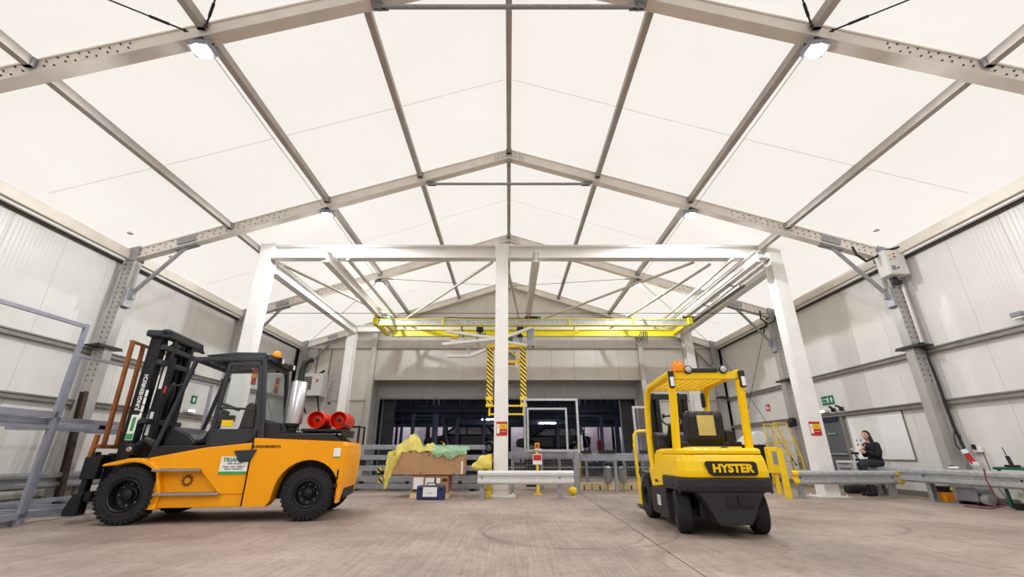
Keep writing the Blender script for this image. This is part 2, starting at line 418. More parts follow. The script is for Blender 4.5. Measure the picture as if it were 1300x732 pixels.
ceil = bpy.data.objects.new('ceiling', None); C.objects.link(ceil); struct(ceil, 'white translucent membrane roof over the hall')
bays = [(YB, -5.2), (-5.2, 0.0), (0.0, 5.2), (5.2, 10.4), (10.4, 15.6), (15.6, YE)]
for (ya, yb) in bays:
    for sx in (-1, 1):
        def fn(a, b, ya=ya, yb=yb, sx=sx):
            x = sx * 10.36 * a; y = ya + ((yb if yb < YE else YE + 0.16) - ya) * b
            return (x, y, zr(x) + 0.01 - 0.05 * math.sin(PI * b) * math.sin(PI * min(1, a)))
        MB().grid(fn, 16, 8).build('membrane_panel', M_MEMB, ceil, smooth=True)
    if ya >= 0:
        ym = (ya + yb) / 2
        for sx in (-1, 1):
            mb = MB()
            def zs(x): a = abs(x) / 10.36; return zr(x) - 0.05 * math.sin(PI * a) + 0.004
            def fs(a, b, ym=ym, sx=sx):
                x = sx * 9.7 * a; return (x, ym + (b - 0.5) * 0.03, zs(x) - 0.005)
            mb.grid(fs, 16, 1).build('weld_seam', M_SEAM, ceil)

def side_wall(sx, name, joint):
    w = MB().box(*sorted((sx * (HX + 0.09), sx * (HX + 0.16))), YB, YE + 0.16, 0, 5.96).build(name, M_DARKSEAL); struct(w)
    pm = MB().box(*sorted((sx * HX, sx * (HX + 0.085))), -0.572, 0.572, 0.0, 5.62).mesh('panel', M_PANEL, 0.006, seg=1)
    k0 = math.ceil((YB - joint) / 1.15); y = joint + k0 * 1.15
    while y + 1.15 <= YE + 0.6:
        yc = y + 0.575
        if yc + 0.572 > YE:
            MB().box(*sorted((sx * HX, sx * (HX + 0.085))), y + 0.003, YE, 0.12, 5.74).build('panel', M_PANEL, w)
        else: link('panel', pm, w, (0, yc, 0.12))
        y += 1.15
    for z in (3.32, 2.12):
        for (ya, yb) in bays:
            gb = MB(); x0, x1 = sorted((sx * 10.08, sx * 10.198))
            gb.box(x0, x1, ya + 0.01, yb - 0.01, z - 0.07, z + 0.05)
            gb.box(*sorted((sx * 10.05, sx * 10.08)), ya + 0.01, yb - 0.01, z + 0.02, z + 0.05)
            gb.build('girt', M_GIRT, w)
    b = MB().box(*sorted((sx * 10.14, sx * 10.199)), YB, YE, 0.0, 0.13).build('baseboard_right' if sx > 0 else 'baseboard_left', M_GIRT); struct(b)
    t = MB().box(*sorted((sx * 9.93, sx * 10.08)), YB, YE, 5.75, 6.0).build('trim_2' if sx > 0 else 'trim_1', M_EAVE, bevel=0.01); struct(t, 'cream eave beam along the top of the side wall')
    MB().box(*sorted((sx * 10.08, sx * 10.16)), YB, YE, 5.80, 5.95).build('eave_rail', M_ALU, t)
    MB().box(*sorted((sx * 10.0, sx * 10.08)), YB, YE, 5.69, 5.745).build('keder_rail', M_WHITEP, t)
    MB().box(*sorted((sx * 10.1, sx * 10.2)), YB, YE, 5.66, 5.79).build('seal_strip', M_DARKSEAL, t)
    return w
wall_l = side_wall(-1, 'wall_left', 8.95)
wall_r = side_wall(1, 'wall_right', 9.05)
wf = MB().prism([(-10.3, 0), (10.3, 0), (10.3, zr(10.3)), (0, zr(0)), (-10.3, zr(10.3))], YB - 0.1, YB, 'xz').build('wall_front', M_PANELB); struct(wf)

# back gable with the recessed opening into the production hall
OX0, OX1, OZ = -6.5, 6.35, 4.26
wb = MB().prism([(-10.3, 0), (OX0 - .05, 0), (OX0 - .05, OZ + .05), (OX1 + .05, OZ + .05), (OX1 + .05, 0), (10.3, 0), (10.3, zr(10.3) + .02), (0, zr(0) + .02), (-10.3, zr(10.3) + .02)], YE + 0.09, YE + 0.16, 'xz').build('wall_back', M_DARKSEAL); struct(wb)
edges = []
for (xa, xb, nn) in ((-10.2, OX0, 3), (OX0, OX1, 12), (OX1, 10.2, 3)):
    for i in range(nn): edges.append((xa + (xb - xa) * i / nn, xa + (xb - xa) * (i + 1) / nn))
for (xa, xb) in edges:
    a, b = xa + 0.004, xb - 0.004
    def col(z0, z1a, z1b):
        poly = [(a, z0), (b, z0), (b, z1b)]
        if a < 0 < b and z1a > 6: poly.append((0, zr(0)))
        poly.append((a, z1a))
        MB().prism(poly, YE, YE + 0.085, 'xz').build('panel', M_PANELB, wb)
    if b < OX0 or a > OX1:
        col(0.0, 3.34, 3.34); col(3.36, 5.82, 5.82); col(5.84, zr(a), zr(b))
    else:
        aa, bb = a, b
        col(OZ, 5.82, 5.82); col(5.84, zr(a), zr(b))
for z in (5.83, 3.35):
    for (xa, xb) in (((-10.1, OX0 - .1), (OX0 + .12, OX1 - .12), (OX1 + .1, 10.1)) if z > 5 else ((-10.1, OX0 - .1), (OX1 + .1, 10.1))):
        gb = MB().box(xa, xb, YE - 0.1, YE - 0.002, z - 0.06, z + 0.06); gb.build('girt', M_ALU, wb)
for xx in (OX0, OX1):
    pb = MB().box(xx - 0.11, xx + 0.11, YE - 0.3, YE - 0.11, 0, zr(xx) - 0.36); pb.build('gable_post', M_ALU, wb, 0.015)
for xx in (-9.25, -8.62, 9.1, 8.5):
    MB().box(xx - 0.03, xx + 0.03, YE - 0.05, YE - 0.002, 3.42, 5.76).build('cable_duct', M_GIRT, wb)
# reveal and bulkhead of the inner wall
YI = 22.0
rv = MB(); rv.box(OX0 - 0.2, OX1 + 0.2, YE + 0.1, YI, OZ, OZ + 0.06); rv.box(OX0 - 0.06, OX0, YE + 0.1, YI, 0, OZ); rv.box(OX1, OX1 + 0.06, YE + 0.1, YI, 0, OZ)
struct(rv.build('trim_3', mat('reveal_grey', (176, 174, 168), 0.5)), 'grey lining of the opening in the back wall')
wi = MB().prism([(-11, 0), (-6.43, 0), (-6.43, 3.56), (6.25, 3.56), (6.25, 0), (11, 0), (11, 5.2), (-11, 5.2)], YI, YI + 0.12, 'xz').build('wall_inner', mat('bulkhead_grey', (176, 176, 174), 0.5)); struct(wi, 'grey inner bulkhead wall over the dark production hall')
tf = MB(); tf.box(-6.43, 6.25, YI - 0.03, YI, 3.50, 3.58); tf.box(-6.47, -6.41, YI - 0.03, YI, 0, 3.5); tf.box(6.23, 6.29, YI - 0.03, YI, 0, 3.5)
struct(tf.build('trim_4', M_GREYP), 'grey steel edging round the inner opening')

# ---------------------------------------------------------------- portal frames
def portal(y, label, tie=False):
    t = thing('portal_frame', label, 'frame', (0, y, 0))
    for sx in (-1, 1):
        c = MB().box(*sorted((sx * 9.76, sx * 10.06)), -0.1, 0.1, 0.02, 5.72)
        for k in (9.775, 10.03):
            c.box(*sorted((sx * (k - 0.02), sx * (k + 0.03))), -0.115, 0.115, 0.03, 5.7)
        co = c.build('column', M_COL, t, 0.004, seg=1)
        bp = MB().box(*sorted((sx * 9.64, sx * 10.13)), -0.2, 0.2, 0, 0.02)
        for dx in (9.7, 10.1):
            for dy in (-0.15, 0.15): bp.lathe([(0.02, 0), (0.02, 0.03)], (sx * dx, dy, 0.02), (0, 0, 1), 6)
        bp.build('base_plate', M_GALV, t)
        r = MB()
        pr = [(sx * 0.0, zr(0) - 0.03), (sx * 10.05, zr(10.05) - 0.03), (sx * 10.05, zr(10.05) - 0.33), (sx * 0.0, zr(0) - 0.33)]
        r.prism(pr, -0.085, 0.085, 'xz')
        for dz in (0.03, 0.305):
            r.prism([(0.0, zr(0) - dz), (sx * 10.05, zr(10.05) - dz), (sx * 10.05, zr(10.05) - dz - 0.035), (0.0, zr(0) - dz - 0.035)], -0.105, 0.105, 'xz')
        r.build('rafter', M_RAFT, t)
        k = MB(); k.tube((sx * 8.62, -0.0, 6.12), (sx * 9.74, -0.0, 4.72), 0.05, 10)
        k.build('knee_brace', M_GALV, t, smooth=True)
        pl = MB().box(*sorted((sx * 9.66, sx * 9.8)), -0.13, 0.13, 4.45, 4.95); pl.box(*sorted((sx * 9.56, sx * 9.7)), -0.035, 0.035, 4.66, 4.82)
        pl.build('brace_plate', M_GALV, t, 0.01, seg=1)
        zz = zr(8.6) - 0.36
        pl = MB(); pl.bar((sx * 8.3, 0, zr(8.3) - 0.37), (sx * 8.85, 0, zr(8.85) - 0.37), 0.16, 0.03); pl.bar((sx * 8.35, -0.12, zr(8.35) - 0.2), (sx * 8.8, -0.12, zr(8.8) - 0.2), 0.01, 0.16)
        pl.build('brace_plate', M_GALV, t)
        cp = MB().prism([(sx * 9.72, 5.7), (sx * 10.08, 5.7), (sx * 10.08, 6.02), (sx * 9.72, 6.12)], -0.13, -0.115, 'xz')
        cp.build('eave_connector', M_GALV, t)
        MB().prism([(sx * 9.72, 5.7), (sx * 10.08, 5.7), (sx * 10.08, 6.02), (sx * 9.72, 6.12)], 0.115, 0.13, 'xz').build('eave_connector', M_GALV, t)
        bl = MB()
        for i in range(26):
            xx = 6.1 + i * 0.15
            if abs(xx - 7.5) < 0.08: continue
            for dz in ((0.1, 0.255) if i % 2 else (0.13, 0.225)):
                bl.lathe([(0.013, 0), (0.013, 0.02)], (sx * xx, -0.085, zr(xx) - dz), (0, -1, 0), 6)
        for i in range(3):
            for dz in (0.1, 0.25): bl.lathe([(0.014, 0), (0.014, 0.02)], (sx * (0.08 + i * 0.11), -0.085, zr(0.08 + i * 0.11) - dz), (0, -1, 0), 6)
        for i in range(24):
            for dx in (9.83, 9.97): bl.lathe([(0.012, 0), (0.012, 0.02)], (sx * dx, -0.1, 2.6 + i * 0.13), (0, -1, 0), 6)
        b = bl.build('bolt_rows', M_BOLT, t); b['kind'] = 'stuff'
        MB().prism([(sx * 9.68, 0.38 + 3), (sx * 10.07, 0.38 + 3), (sx * 10.07, 3.42), (sx * 9.72, 3.45)], -0.35, 0.3, 'xz').build('rail_sleeve', M_BLKM, t)
    MB().prism([(-0.42, zr(0.42) - 0.06), (0, zr(0) - 0.06), (0.42, zr(0.42) - 0.06), (0.42, zr(0.42) - 0.3), (0, zr(0) - 0.3), (-0.42, zr(0.42) - 0.3)], -0.1, -0.086, 'xz').build('ridge_plate', M_ALU, t)
    MB().box(-0.05, 0.05, -0.09, 0.09, zr(0) - 0.48, zr(0) - 0.35).build('ridge_hanger', M_GALV, t)
    if tie:
        zt = zr(2.25) - 0.42
        tb = MB().tube((-2.1, 0, zt), (2.1, 0, zt), 0.04, 10); tb.build('tie_bar', M_GALV, t, smooth=True)
        for sx in (-1, 1):
            cb = MB().bar((sx * 2.06, -0.03, zt), (sx * 2.3, -0.03, zt), 0.02, 0.1); cb.bar((sx * 2.06, 0.03, zt), (sx * 2.3, 0.03, zt), 0.02, 0.1)
            cb.lathe([(0.035, -0.06), (0.035, 0.06)], (sx * 2.22, 0, zt), (0, 1, 0), 10); cb.box(sx * 2.25 - 0.1, sx * 2.25 + 0.1, -0.1, 0.1, zt + 0.03, zt + 0.09)
            cb.build('clevis', M_GALV, t)
    return t
portal(FY[0], 'aluminium portal frame with tie bar and black brace cables above its floodlights', True)
portal(FY[1], 'aluminium portal frame with tie bar whose column carries the control box', True)
portal(FY[2], 'aluminium portal frame crossing above the yellow crane bridge', False)
portal(FY[3], 'end portal frame standing against the back gable wall', False)

portal(0.0, 'aluminium portal frame above the open floor in front of both forklifts')
portal(-5.2, 'aluminium portal frame farthest from the back gable wall')
SIDE = {-1: 'steel rack side', 1: 'whiteboard side'}
for (xp, word) in ((0, 'ridge purlin'), (2.5, 'first purlin beside the ridge'), (5.0, 'middle roof purlin above the floodlights'), (7.5, 'lowest roof purlin near the eave')):
    for sx in ((-1, 1) if xp else (1,)):
        lab = ('grey aluminium ' + word) + ('' if xp == 0 else ', ' + SIDE[sx])
        if xp == 0: lab = 'grey aluminium ridge purlin along the peak of the roof'
        t = thing('roof_purlin', lab, 'purlin', (sx * xp, 0, zr(xp) - 0.11))
        ys = [-10.4, -5.2, 0.0] + list(FY)
        for a, b in zip(ys[:-1], ys[1:]):
            s0 = a + 0.107; s1 = b - 0.107
            pb = MB().box(-0.045, 0.045, s0, s1, -0.09, 0.075); pb.box(-0.06, 0.06, s0, s1, -0.1, -0.085)
            pb.build('segment', M_PURLIN, t)
            jb = MB()
            if a > 1: jb.box(-0.08, 0.08, s0, s0 + 0.06, -0.1, 0.06).build('purlin_shoe', M_GALV, t)
            MB().box(-0.08, 0.08, s1 - 0.06, s1, -0.1, 0.06).build('purlin_shoe', M_GALV, t)

# floodlights under the frames
def floodlight(x, y, label):
    z = zr(x) - 0.34
    t = thing('floodlight', label, 'light', (x, y, z), 0, 'floodlights hung under the roof frames')
    b = MB().box(-0.03, 0.03, -0.1, 0.1, -0.08, 0.0); b.bar((-0.17, 0, -0.06), (0.17, 0, -0.06), 0.03, 0.02); b.build('bracket', M_BOLT, t)
    hd = MB().box(-0.17, 0.17, -0.13, 0.13, -0.2, -0.1)
    for i in range(6): hd.box(-0.15 + i * 0.058, -0.14 + i * 0.058, -0.12, 0.12, -0.1, -0.07)
    hd.build('housing', M_GREYP, t, 0.012, seg=1)
    MB().lathe([(0.135, 0), (0.13, 0.025), (0.08, 0.055), (0.01, 0.062)], (0, 0, -0.2), (0, 0, -1), 16).build('led_dome', M_LED, t, smooth=True)
    ld = bpy.data.lights.new('flood_beam', 'SPOT'); ld.spot_size = math.radians(174); ld.spot_blend = 0.12; ld.shadow_soft_size = 0.08; ld.energy = LAMP_W; ld.color = (0.92, 0.96, 1.0)
    lo = bpy.data.objects.new('flood_beam', ld); C.objects.link(lo); lo.parent = t; lo.location = (0, 0, -0.31)
names = {5.2: 'floodlight on the frame with black brace cables', 10.4: 'floodlight on the frame with the control box', 15.6: 'floodlight on the frame above the crane bridge'}
names[0.0] = 'floodlight added out of view on the frame above the open floor'; names[-5.2] = 'floodlight added out of view on the frame farthest from the gable'  # these two rows are unseen, added to brighten the forklifts from the front
for yy in (-5.2, 0.0, 5.2, 10.4, 15.6):
    for sx in (-1, 1):
        floodlight(sx * 5.0, yy, 'white ' + names[yy] + (', forklift rack side' if sx < 0 else ', whiteboard side'))

# brace cables
def cable(pts, label, r=0.009, m=M_BOLT, group=None, name='brace_cable'):
    t = thing(name, label, 'cable', pts[0], 0, group)
    o = V(pts[0])
    mb = MB().path([V(p) - o for p in pts], r, 6); mb.build('wire', m, t, smooth=True)
    a, b = V(pts[0]) - o, V(pts[-1]) - o; d = (b - a).normalized()
    if 'lamp cable' in label:
        MB().tube(a, a + d * 0.06, r * 1.6, 6).build('clip', m, t); return t
    tb = MB().tube(a + d * 0.25, a + d * 0.5, 0.022, 8); tb.tube(a + d * 0.04, a + d * 0.27, 0.014, 6); tb.ball(a + d * 0.05, 0.03, 0.03, 0.03, 8, 6); tb.build('turnbuckle', m, t)
    return t
for sx in (-1, 1):
    w = 'forklift rack side' if sx < 0 else 'whiteboard side'
    cable([(sx * 5.2, 5.08, zr(5.2) - 0.2), (sx * 9.8, 0.2, zr(9.8) - 0.2)], 'black roof brace cable running out to the eave, ' + w, 0.012)
    cable([(sx * 4.95, 5.08, zr(5) - 0.2), (sx * 0.2, 0.2, zr(0.2) - 0.25)], 'black roof brace cable running up to the ridge, ' + w, 0.012)
    cable([(sx * 5.0, 15.72, zr(5) - 0.25), (sx * 9.8, 20.5, zr(9.8) - 0.2)], 'thin brace cable from floodlight to back corner, ' + w, 0.01)
    cable([(sx * 5.0, 15.72, zr(5) - 0.25), (sx * 0.1, 20.5, zr(0) - 0.35)], 'thin brace cable from floodlight to gable peak, ' + w, 0.01)
    cable([(sx * 5.1, 10.52, zr(5.1) - 0.22), (sx * 5.1, 15.45, zr(5.1) - 0.3)], 'thin lamp cable below the middle purlin, ' + w, 0.006)
    cable([(sx * 5.1, 5.35, zr(5.1) - 0.22), (sx * 5.1, 10.25, zr(5.1) - 0.3)], 'thin lamp cable between the two tie bar frames, ' + w, 0.006)
    cable([(sx * 9.7, 15.72, 5.6), (sx * 10.02, 20.5, 0.6)], 'brace cable falling to the floor of the back corner, ' + w, 0.01)
    cable([(sx * 9.7, 15.72, 0.6), (sx * 10.02, 20.5, 5.6)], 'brace cable rising to the eave of the back corner, ' + w, 0.01)
cable([(-9.7, 15.47, 5.9), (9.7, 15.47, 5.9)], 'straight tie cable across the hall at eave height', 0.011)
# ---------------------------------------------------------------- white crane gantry
gan = thing('crane_gantry', 'white painted steel gantry frame with runway beams for the crane', 'gantry', (0, 11.8, 0))
GX = (-7.22, -0.2, 7.9)
RY = 7.3                                   # rear row, local
def hcol(x, y, top, name='column', w=0.36):
    m = MB()
    m.box(x - w/2, x + w/2, y - w/2, y - w/2 + 0.024, 0.02, top); m.box(x - w/2, x + w/2, y + w/2 - 0.024, y + w/2, 0.02, top)
    m.box(x - 0.1, x + 0.1, y - w/2 + 0.024, y + w/2 - 0.024, 0.02, top)
    c = m.build(name, M_WHITEP, gan)
    b = MB().box(x - 0.36, x + 0.36, y - 0.28, y + 0.28, 0, 0.025)
    for dx in (-0.3, 0.3):
        for dy in (-0.22, 0.22): b.lathe([(0.02, 0), (0.02, 0.04)], (x + dx, y + dy, 0.025), (0, 0, 1), 6)
    b.build('base_plate', M_WHITEP, c)
for x in GX: hcol(x, 0, 6.86)
for x in (-7.1, 8.05): hcol(x, RY, 6.5)
for (xa, xb) in ((GX[0] + 0.181, GX[1] - 0.181), (GX[1] + 0.181, GX[2] - 0.181)):
    b = MB().ibeam((xa, 0.02, 6.64), (xb, 0.02, 6.64), 0.28, 0.42, 0.014, 0.03).build('front_beam', M_WHITEP, gan)
    e = MB(); e.box(xa, xa + 0.025, -0.17, 0.19, 6.4, 6.88); e.box(xb - 0.025, xb, -0.17, 0.19, 6.4, 6.88)
    for xx in (xa + 0.025, xb - 0.045):
        for k in range(4): e.lathe([(0.018, 0), (0.018, 0.02)], (xx, -0.12, 6.47 + k * 0.11), (1, 0, 0), 6)
    e.build('end_plate', M_WHITEP, b)
MB().ibeam((-6.92, RY, 6.3), (7.87, RY, 6.3), 0.24, 0.3, 0.014, 0.025).build('rear_beam', M_WHITEP, gan)
for x0, x1 in ((-7.1, -7.0), (7.8, 7.95)):
    MB().ibeam((x0, 0.19, 6.2), (x1, RY - 0.19, 6.2), 0.26, 0.34, 0.014, 0.024).build('side_beam', M_WHITEP, gan)
for x in (-5.2, 0.78, 7.1):
    MB().ibeam((x, -0.62, 6.24), (x, RY + 0.3, 6.24), 0.2, 0.34, 0.012, 0.024).build('runway_beam', M_WHITEP, gan)
for (a, b) in (((-6.85, 0.15, 6.32), (-4.2, RY - .1, 6.3)), ((-0.5, 0.15, 6.4), (-4.6, RY - 1.2, 6.3)), ((5.6, 0.15, 6.4), (1.3, RY - 1.4, 6.3)), ((-0.05, 0.2, 6.3), (0.4, RY - 1.8, 6.3)), ((6.1, 0.2, 6.35), (4.6, RY - .1, 6.3))):
    MB().tube(a, b, 0.045, 8).build('roof_brace', M_EAVE, gan, smooth=True)
for x in (-4.75, 6.6):
    tr = MB().bar((x, -0.2, 6.36), (x, RY - 0.1, 6.36), 0.07, 0.08); tr.build('festoon_track', M_EAVE, gan)
for x in (7.28, 7.42):
    MB().bar((x, 0.9, 5.93), (x, 6.2, 5.93), 0.06, 0.07).build('power_rail', M_GIRT, gan)
for y in (1.2, 3.2, 5.2):
    h = MB().bar((7.1, y, 6.06), (7.42, y, 5.99), 0.04, 0.03); h.build('rail_hanger', M_GALV, gan)

# ---------------------------------------------------------------- crane bridge
cr = thing('bridge_crane', 'yellow overhead crane bridge with two girders under the runway beams', 'crane', (0, 16.5, 5.84))
X0, X1 = -5.35, 7.25
gd = MB(); gd.box(X0, X1, -0.05, 0.05, -0.1, 0.1); gdo = gd.build('front_girder', M_GALVL, cr)
fe = MB(); fe.box(X0, X1, -0.075, 0.075, 0.1, 0.13); fe.box(X0, X1, -0.075, 0.075, -0.13, -0.1); fe.build('flange', M_CRANE, gdo)
rg = MB().ibeam((X0 + 0.35, 1.55, -0.02), (X1 - 0.1, 1.55, -0.02), 0.16, 0.3, 0.02, 0.03).build('rear_girder', M_CRANE, cr)
for x in (X0 + 0.1, X1 - 0.12):
    e = MB().box(x - 0.09, x + 0.09, -0.2, -0.08, -0.12, 0.16); e.box(x - 0.09, x + 0.09, 0.08, 1.75, -0.1, 0.06); e.bar((x - 0.05, 0, 0.1), (x + 0.28, 1.5, 0.12), 0.1, 0.06)
    e.build('end_carriage', M_CRANE, cr, 0.01, seg=1)
for x in (-5.2, 0.78, 7.1):
    m = MB(); m.box(x - 0.13, x - 0.025, -0.06, 0.3, 0.14, 0.2)
    m.box(x + 0.025, x + 0.13, -0.06, 0.3, 0.14, 0.2)
    for k in (-1, 1): m.lathe([(0.05, -0.02), (0.05, 0.02)], (x + k * 0.12, 0.05, 0.24), (1, 0, 0), 10)
    m.lathe([(0.055, 0), (0.055, 0.22)], (x + 0.14, 0.0, 0.2), (1, 0, 0), 10)
    tr = m.build('trolley', M_BLKM, cr)
    MB().lathe([(0.03, 0), (0.065, 0.01), (0.065, 0.12), (0.03, 0.13)], (x + 0.36, 0.0, 0.2), (1, 0, 0), 10).build('motor_cap', mat('motor_green', (40, 160, 70), 0.4), tr)
for x in (-2.6, 2.4, 4.9):
    c = MB().box(x - 0.03, x + 0.03, -0.09, 0.09, -0.15, 0.16); c.build('girder_clip', M_CRANE, cr)
MB().path([(-2.6, -0.06, 0.16), (-2.3, -0.05, 0.2), (-1.9, -0.05, 0.17), (-1.0, -0.05, 0.16), (0.7, -0.05, 0.16)], 0.02, 6).build('power_cable', M_BLKP, cr, smooth=True)
MB().path([(3.0, 1.5, 0.05), (2.7, 0.8, -0.1), (2.6, 0.2, -0.12)], 0.025, 6).build('brace_arm', M_CRANE, cr)
hk = MB()
for k in range(6): hk.path([(5.5 + 0.05 * k, 1.0, -0.1), (5.4 + 0.07 * k, 0.98, -0.3 - 0.05 * (k % 3)), (5.3 + 0.08 * k, 1.0, -0.48 - 0.06 * ((k * 2) % 4)), (5.22 + 0.09 * k, 1.0, -0.34)], 0.018, 6)
hk.build('cable_bundle', M_BLKM, cr, smooth=True)

# ---------------------------------------------------------------- lifting tool hanging from the crane
lt = thing('lifting_manipulator', 'white scissor-armed lifting tool with hazard striped legs under crane bridge', 'lifting tool', (0, 16.75, 0))
for x in (-1.15, 0.45):
    m = MB().box(x - 0.13, x + 0.13, -0.18, 0.06, 5.52, 5.68); m.tube((x, -0.05, 5.3), (x, -0.05, 5.55), 0.04, 8)
    m.lathe([(0.06, -0.1), (0.06, 0.1)], (x, -0.05, 5.34), (1, 0, 0), 10); m.build('trolley', M_BLKM, lt)
MB().bar((-2.0, -0.02, 5.42), (-0.9, -0.02, 5.42), 0.06, 0.08).build('pull_rod', M_GREYP, lt)
for (a, b) in (((-2.5, -0.15, 5.52), (-0.2, -0.1, 5.2)), ((-2.58, -0.25, 4.96), (-0.2, -0.2, 5.22)), ((-0.1, -0.2, 5.26), (0.85, -0.25, 5.62)), ((-0.1, -0.05, 5.1), (0.9, -0.1, 4.92))):
    MB().bar(a, b, 0.1, 0.11).build('arm', M_WHITEP, lt, 0.012, seg=1)
for (a, b) in (((-2.35, 0.1, 5.2), (-1.75, 0.1, 5.2)), ((-2.4, -0.05, 4.55), (-1.55, 0.1, 4.57)), ((-1.55, 0.1, 4.57), (-0.9, 0.1, 4.85))):
    MB().bar(a, b, 0.12, 0.12).build('link', M_WHITEP, lt, 0.012, seg=1)
for p in ((-1.55, 0.1, 4.55), (-1.2, 0.0, 4.97), (-1.8, 0.05, 5.3)):
    MB().bar(p, (p[0] - 0.1, p[1], p[2] + 0.45), 0.08, 0.08).build('link', M_GALV, lt)
MB().box(-2.3, -2.05, 0.0, 0.2, 5.26, 5.36).build('counter_block', M_SAFE, lt)
MB().box(0.72, 1.0, -0.2, 0.1, 4.9, 5.62).build('head_block', M_GALV, lt, 0.02, seg=1)
MB().lathe([(0.12, 0), (0.14, 0.1), (0.14, 0.35), (0.1, 0.4)], (-0.25, 0.05, 5.22), (1, 0, 0), 12).build('hoist_motor', mat('hoist_green', (30, 120, 70), 0.4), lt)
MB().box(0.05, 0.55, 0.0, 0.25, 5.05, 5.4).build('hoist_body', M_GALVL, lt, 0.03)
for x, sgn in ((-0.73, 1), (0.55, -1)):
    leg = MB().box(-0.11, 0.11, -0.12, 0.12, -1.08, 1.08)
    lo = leg.build('striped_leg', M_HAZ, lt, 0.01, seg=1); lo.location = (x, 0, 3.78)
    f = MB().box(x - 0.13, x + 0.13, -0.14, 0.14, 2.62, 2.72); f.bar((x, 0, 2.6), (x, 0, 2.3), 0.07, 0.07); f.box(x - 0.13, x + 0.13, -0.13, 0.13, 2.86, 3.0)
    f.bar((x, 0, 2.66), (x - 0.62 if sgn < 0 else x + 0.3, -0.05, 2.66), 0.06, 0.06); f.bar((x, 0, 2.36), (x - 0.62 if sgn < 0 else x + 0.3, -0.05, 2.36), 0.06, 0.06)
    f.build('gripper_foot', M_SAFE, lt)
    if sgn < 0:
        for z in (2.36, 2.66): MB().box(x - 0.74, x - 0.56, -0.12, 0.06, z - 0.06, z + 0.1).build('pad', M_OFFW, lt, 0.02)
yf = MB().box(-0.85, 0.72, -0.1, 0.1, 4.88, 5.0); yf.build('top_frame', M_SAFE, lt)
fr = MB(); fr.bar((-0.1, 0.05, 4.9), (0.5, 0.05, 4.35), 0.07, 0.05); fr.bar((-0.15, 0.1, 4.35), (0.5, 0.1, 4.35), 0.08, 0.1); fr.build('brace', M_SAFE, lt)
MB().box(-0.3, 0.25, 0.15, 0.3, 4.25, 4.75).build('control_box', M_GREYP, lt, 0.02)
MB().path([(0.2, -0.1, 4.4), (0.35, -0.12, 4.0), (0.42, -0.13, 3.9)], 0.012, 6).build('air_hose', M_SAFE, lt)
for x in (-0.3, 0.45): MB().tube((x, -0.05, 4.98), (x, -0.05, 5.32), 0.035, 8).build('drop_rod', M_GALV, lt)

# ---------------------------------------------------------------- control box on the portal column, brackets, conduits
eb = thing('control_box', 'grey electrical control box with buttons high on the portal column', 'control box', (9.70, 10.27, 5.18))
MB().box(-0.17, 0.32, -0.32, 0.0, 0, 0.66).build('cabinet', M_OFFW, eb, 0.012)
MB().box(-0.14, 0.1, -0.335, -0.32, 0.04, 0.62).build('door', M_OFFW, eb, 0.006)
for (x, z, m) in ((-0.08, 0.5, M_AMBER), (-0.08, 0.4, mat('teal_lens', (60, 200, 190), 0.3)), (0.04, 0.46, M_REDL), (0.04, 0.54, M_REDL), (0.05, 0.16, M_BLKP)):
    MB().lathe([(0.02, 0), (0.018, 0.025)], (x, -0.335, z), (0, -1, 0), 10).build('button', m, eb)
MB().box(-0.11, 0.0, -0.34, -0.335, 0.1, 0.22).build('display', M_GREYP, eb)
pl = MB().tube((0.1, -0.1, 0.0), (0.1, -0.1, -0.16), 0.05, 10); pl.box(0.05, 0.2, -0.16, -0.04, -0.2, -0.1); pl.build('cable_gland', M_BLKP, eb)
cd = thing('conduit', 'black and silver conduit running down from the control box', 'conduit', (9.98, 10.22, 0))
MB().tube((0.0, 0, 3.5), (0.0, 0, 5.0), 0.035, 8).build('steel_conduit', M_ALU, cd, smooth=True)
MB().path([(0.0, 0, 3.5), (0.04, 0, 2.6), (0.05, 0, 1.6), (0.07, -0.03, 1.2), (0.05, -0.08, 1.0)], 0.028, 8).build('black_sleeve', M_BLKP, cd, smooth=True)
MB().path([(0.05, 0, 1.5), (-0.08, -0.06, 1.35), (-0.1, -0.06, 1.15), (0.0, -0.08, 1.02)], 0.014, 6).build('loop', M_BLKP, cd, smooth=True)
for (yy, s) in ((10.4, 1.0), (15.6, 0.9)):
    o = (9.7, yy - 0.25, 5.75)
    t = tag(MB().path([(-0.75 * s, 0, 0.28), (-0.7 * s, 0, 0.05), (-0.5 * s, 0, -0.14), (-0.2 * s, 0, 0.0), (0.0, -0.02, 0.14), (0.2, -0.1, 0.17), (0.27, -0.3, 0.15)] if s == 1 else [(-0.35, 0, 0.2), (-0.38, 0, -0.1), (-0.15, 0, -0.3), (0.1, 0, -0.2), (0.2, 0, 0.05)], 0.03, 8).build('black_hose', M_BLKP, smooth=True),
        'black corrugated hose looping ' + ('over the control box' if s == 1 else 'below the frame above the crane bridge'), 'hose')
    t.location = o
for (x, y, z, w) in ((9.2, 9.6, 6.2, 'a'), (-9.45, 9.6, 6.12, 'b'), (-9.45, 11.0, 6.12, 'c'), (-9.5, 15.9, 6.1, 'd')):
    o = MB().lathe([(0.07, 0), (0.06, 0.02), (0.03, 0.03), (0.03, 0.06)], (0, 0, 0), (0, 0, 1), 12).build('roof_vent_cap', M_EAVE)
    o.location = (x, y, zr(x) - 0.09)
    tag(o, 'small round cap fixed in the membrane beside the ' + {'a': 'control box frame', 'b': 'portal frame, over the steel stillages', 'c': 'portal frame, beyond the stillages', 'd': 'frame over the crane bridge'}[w], 'cap')
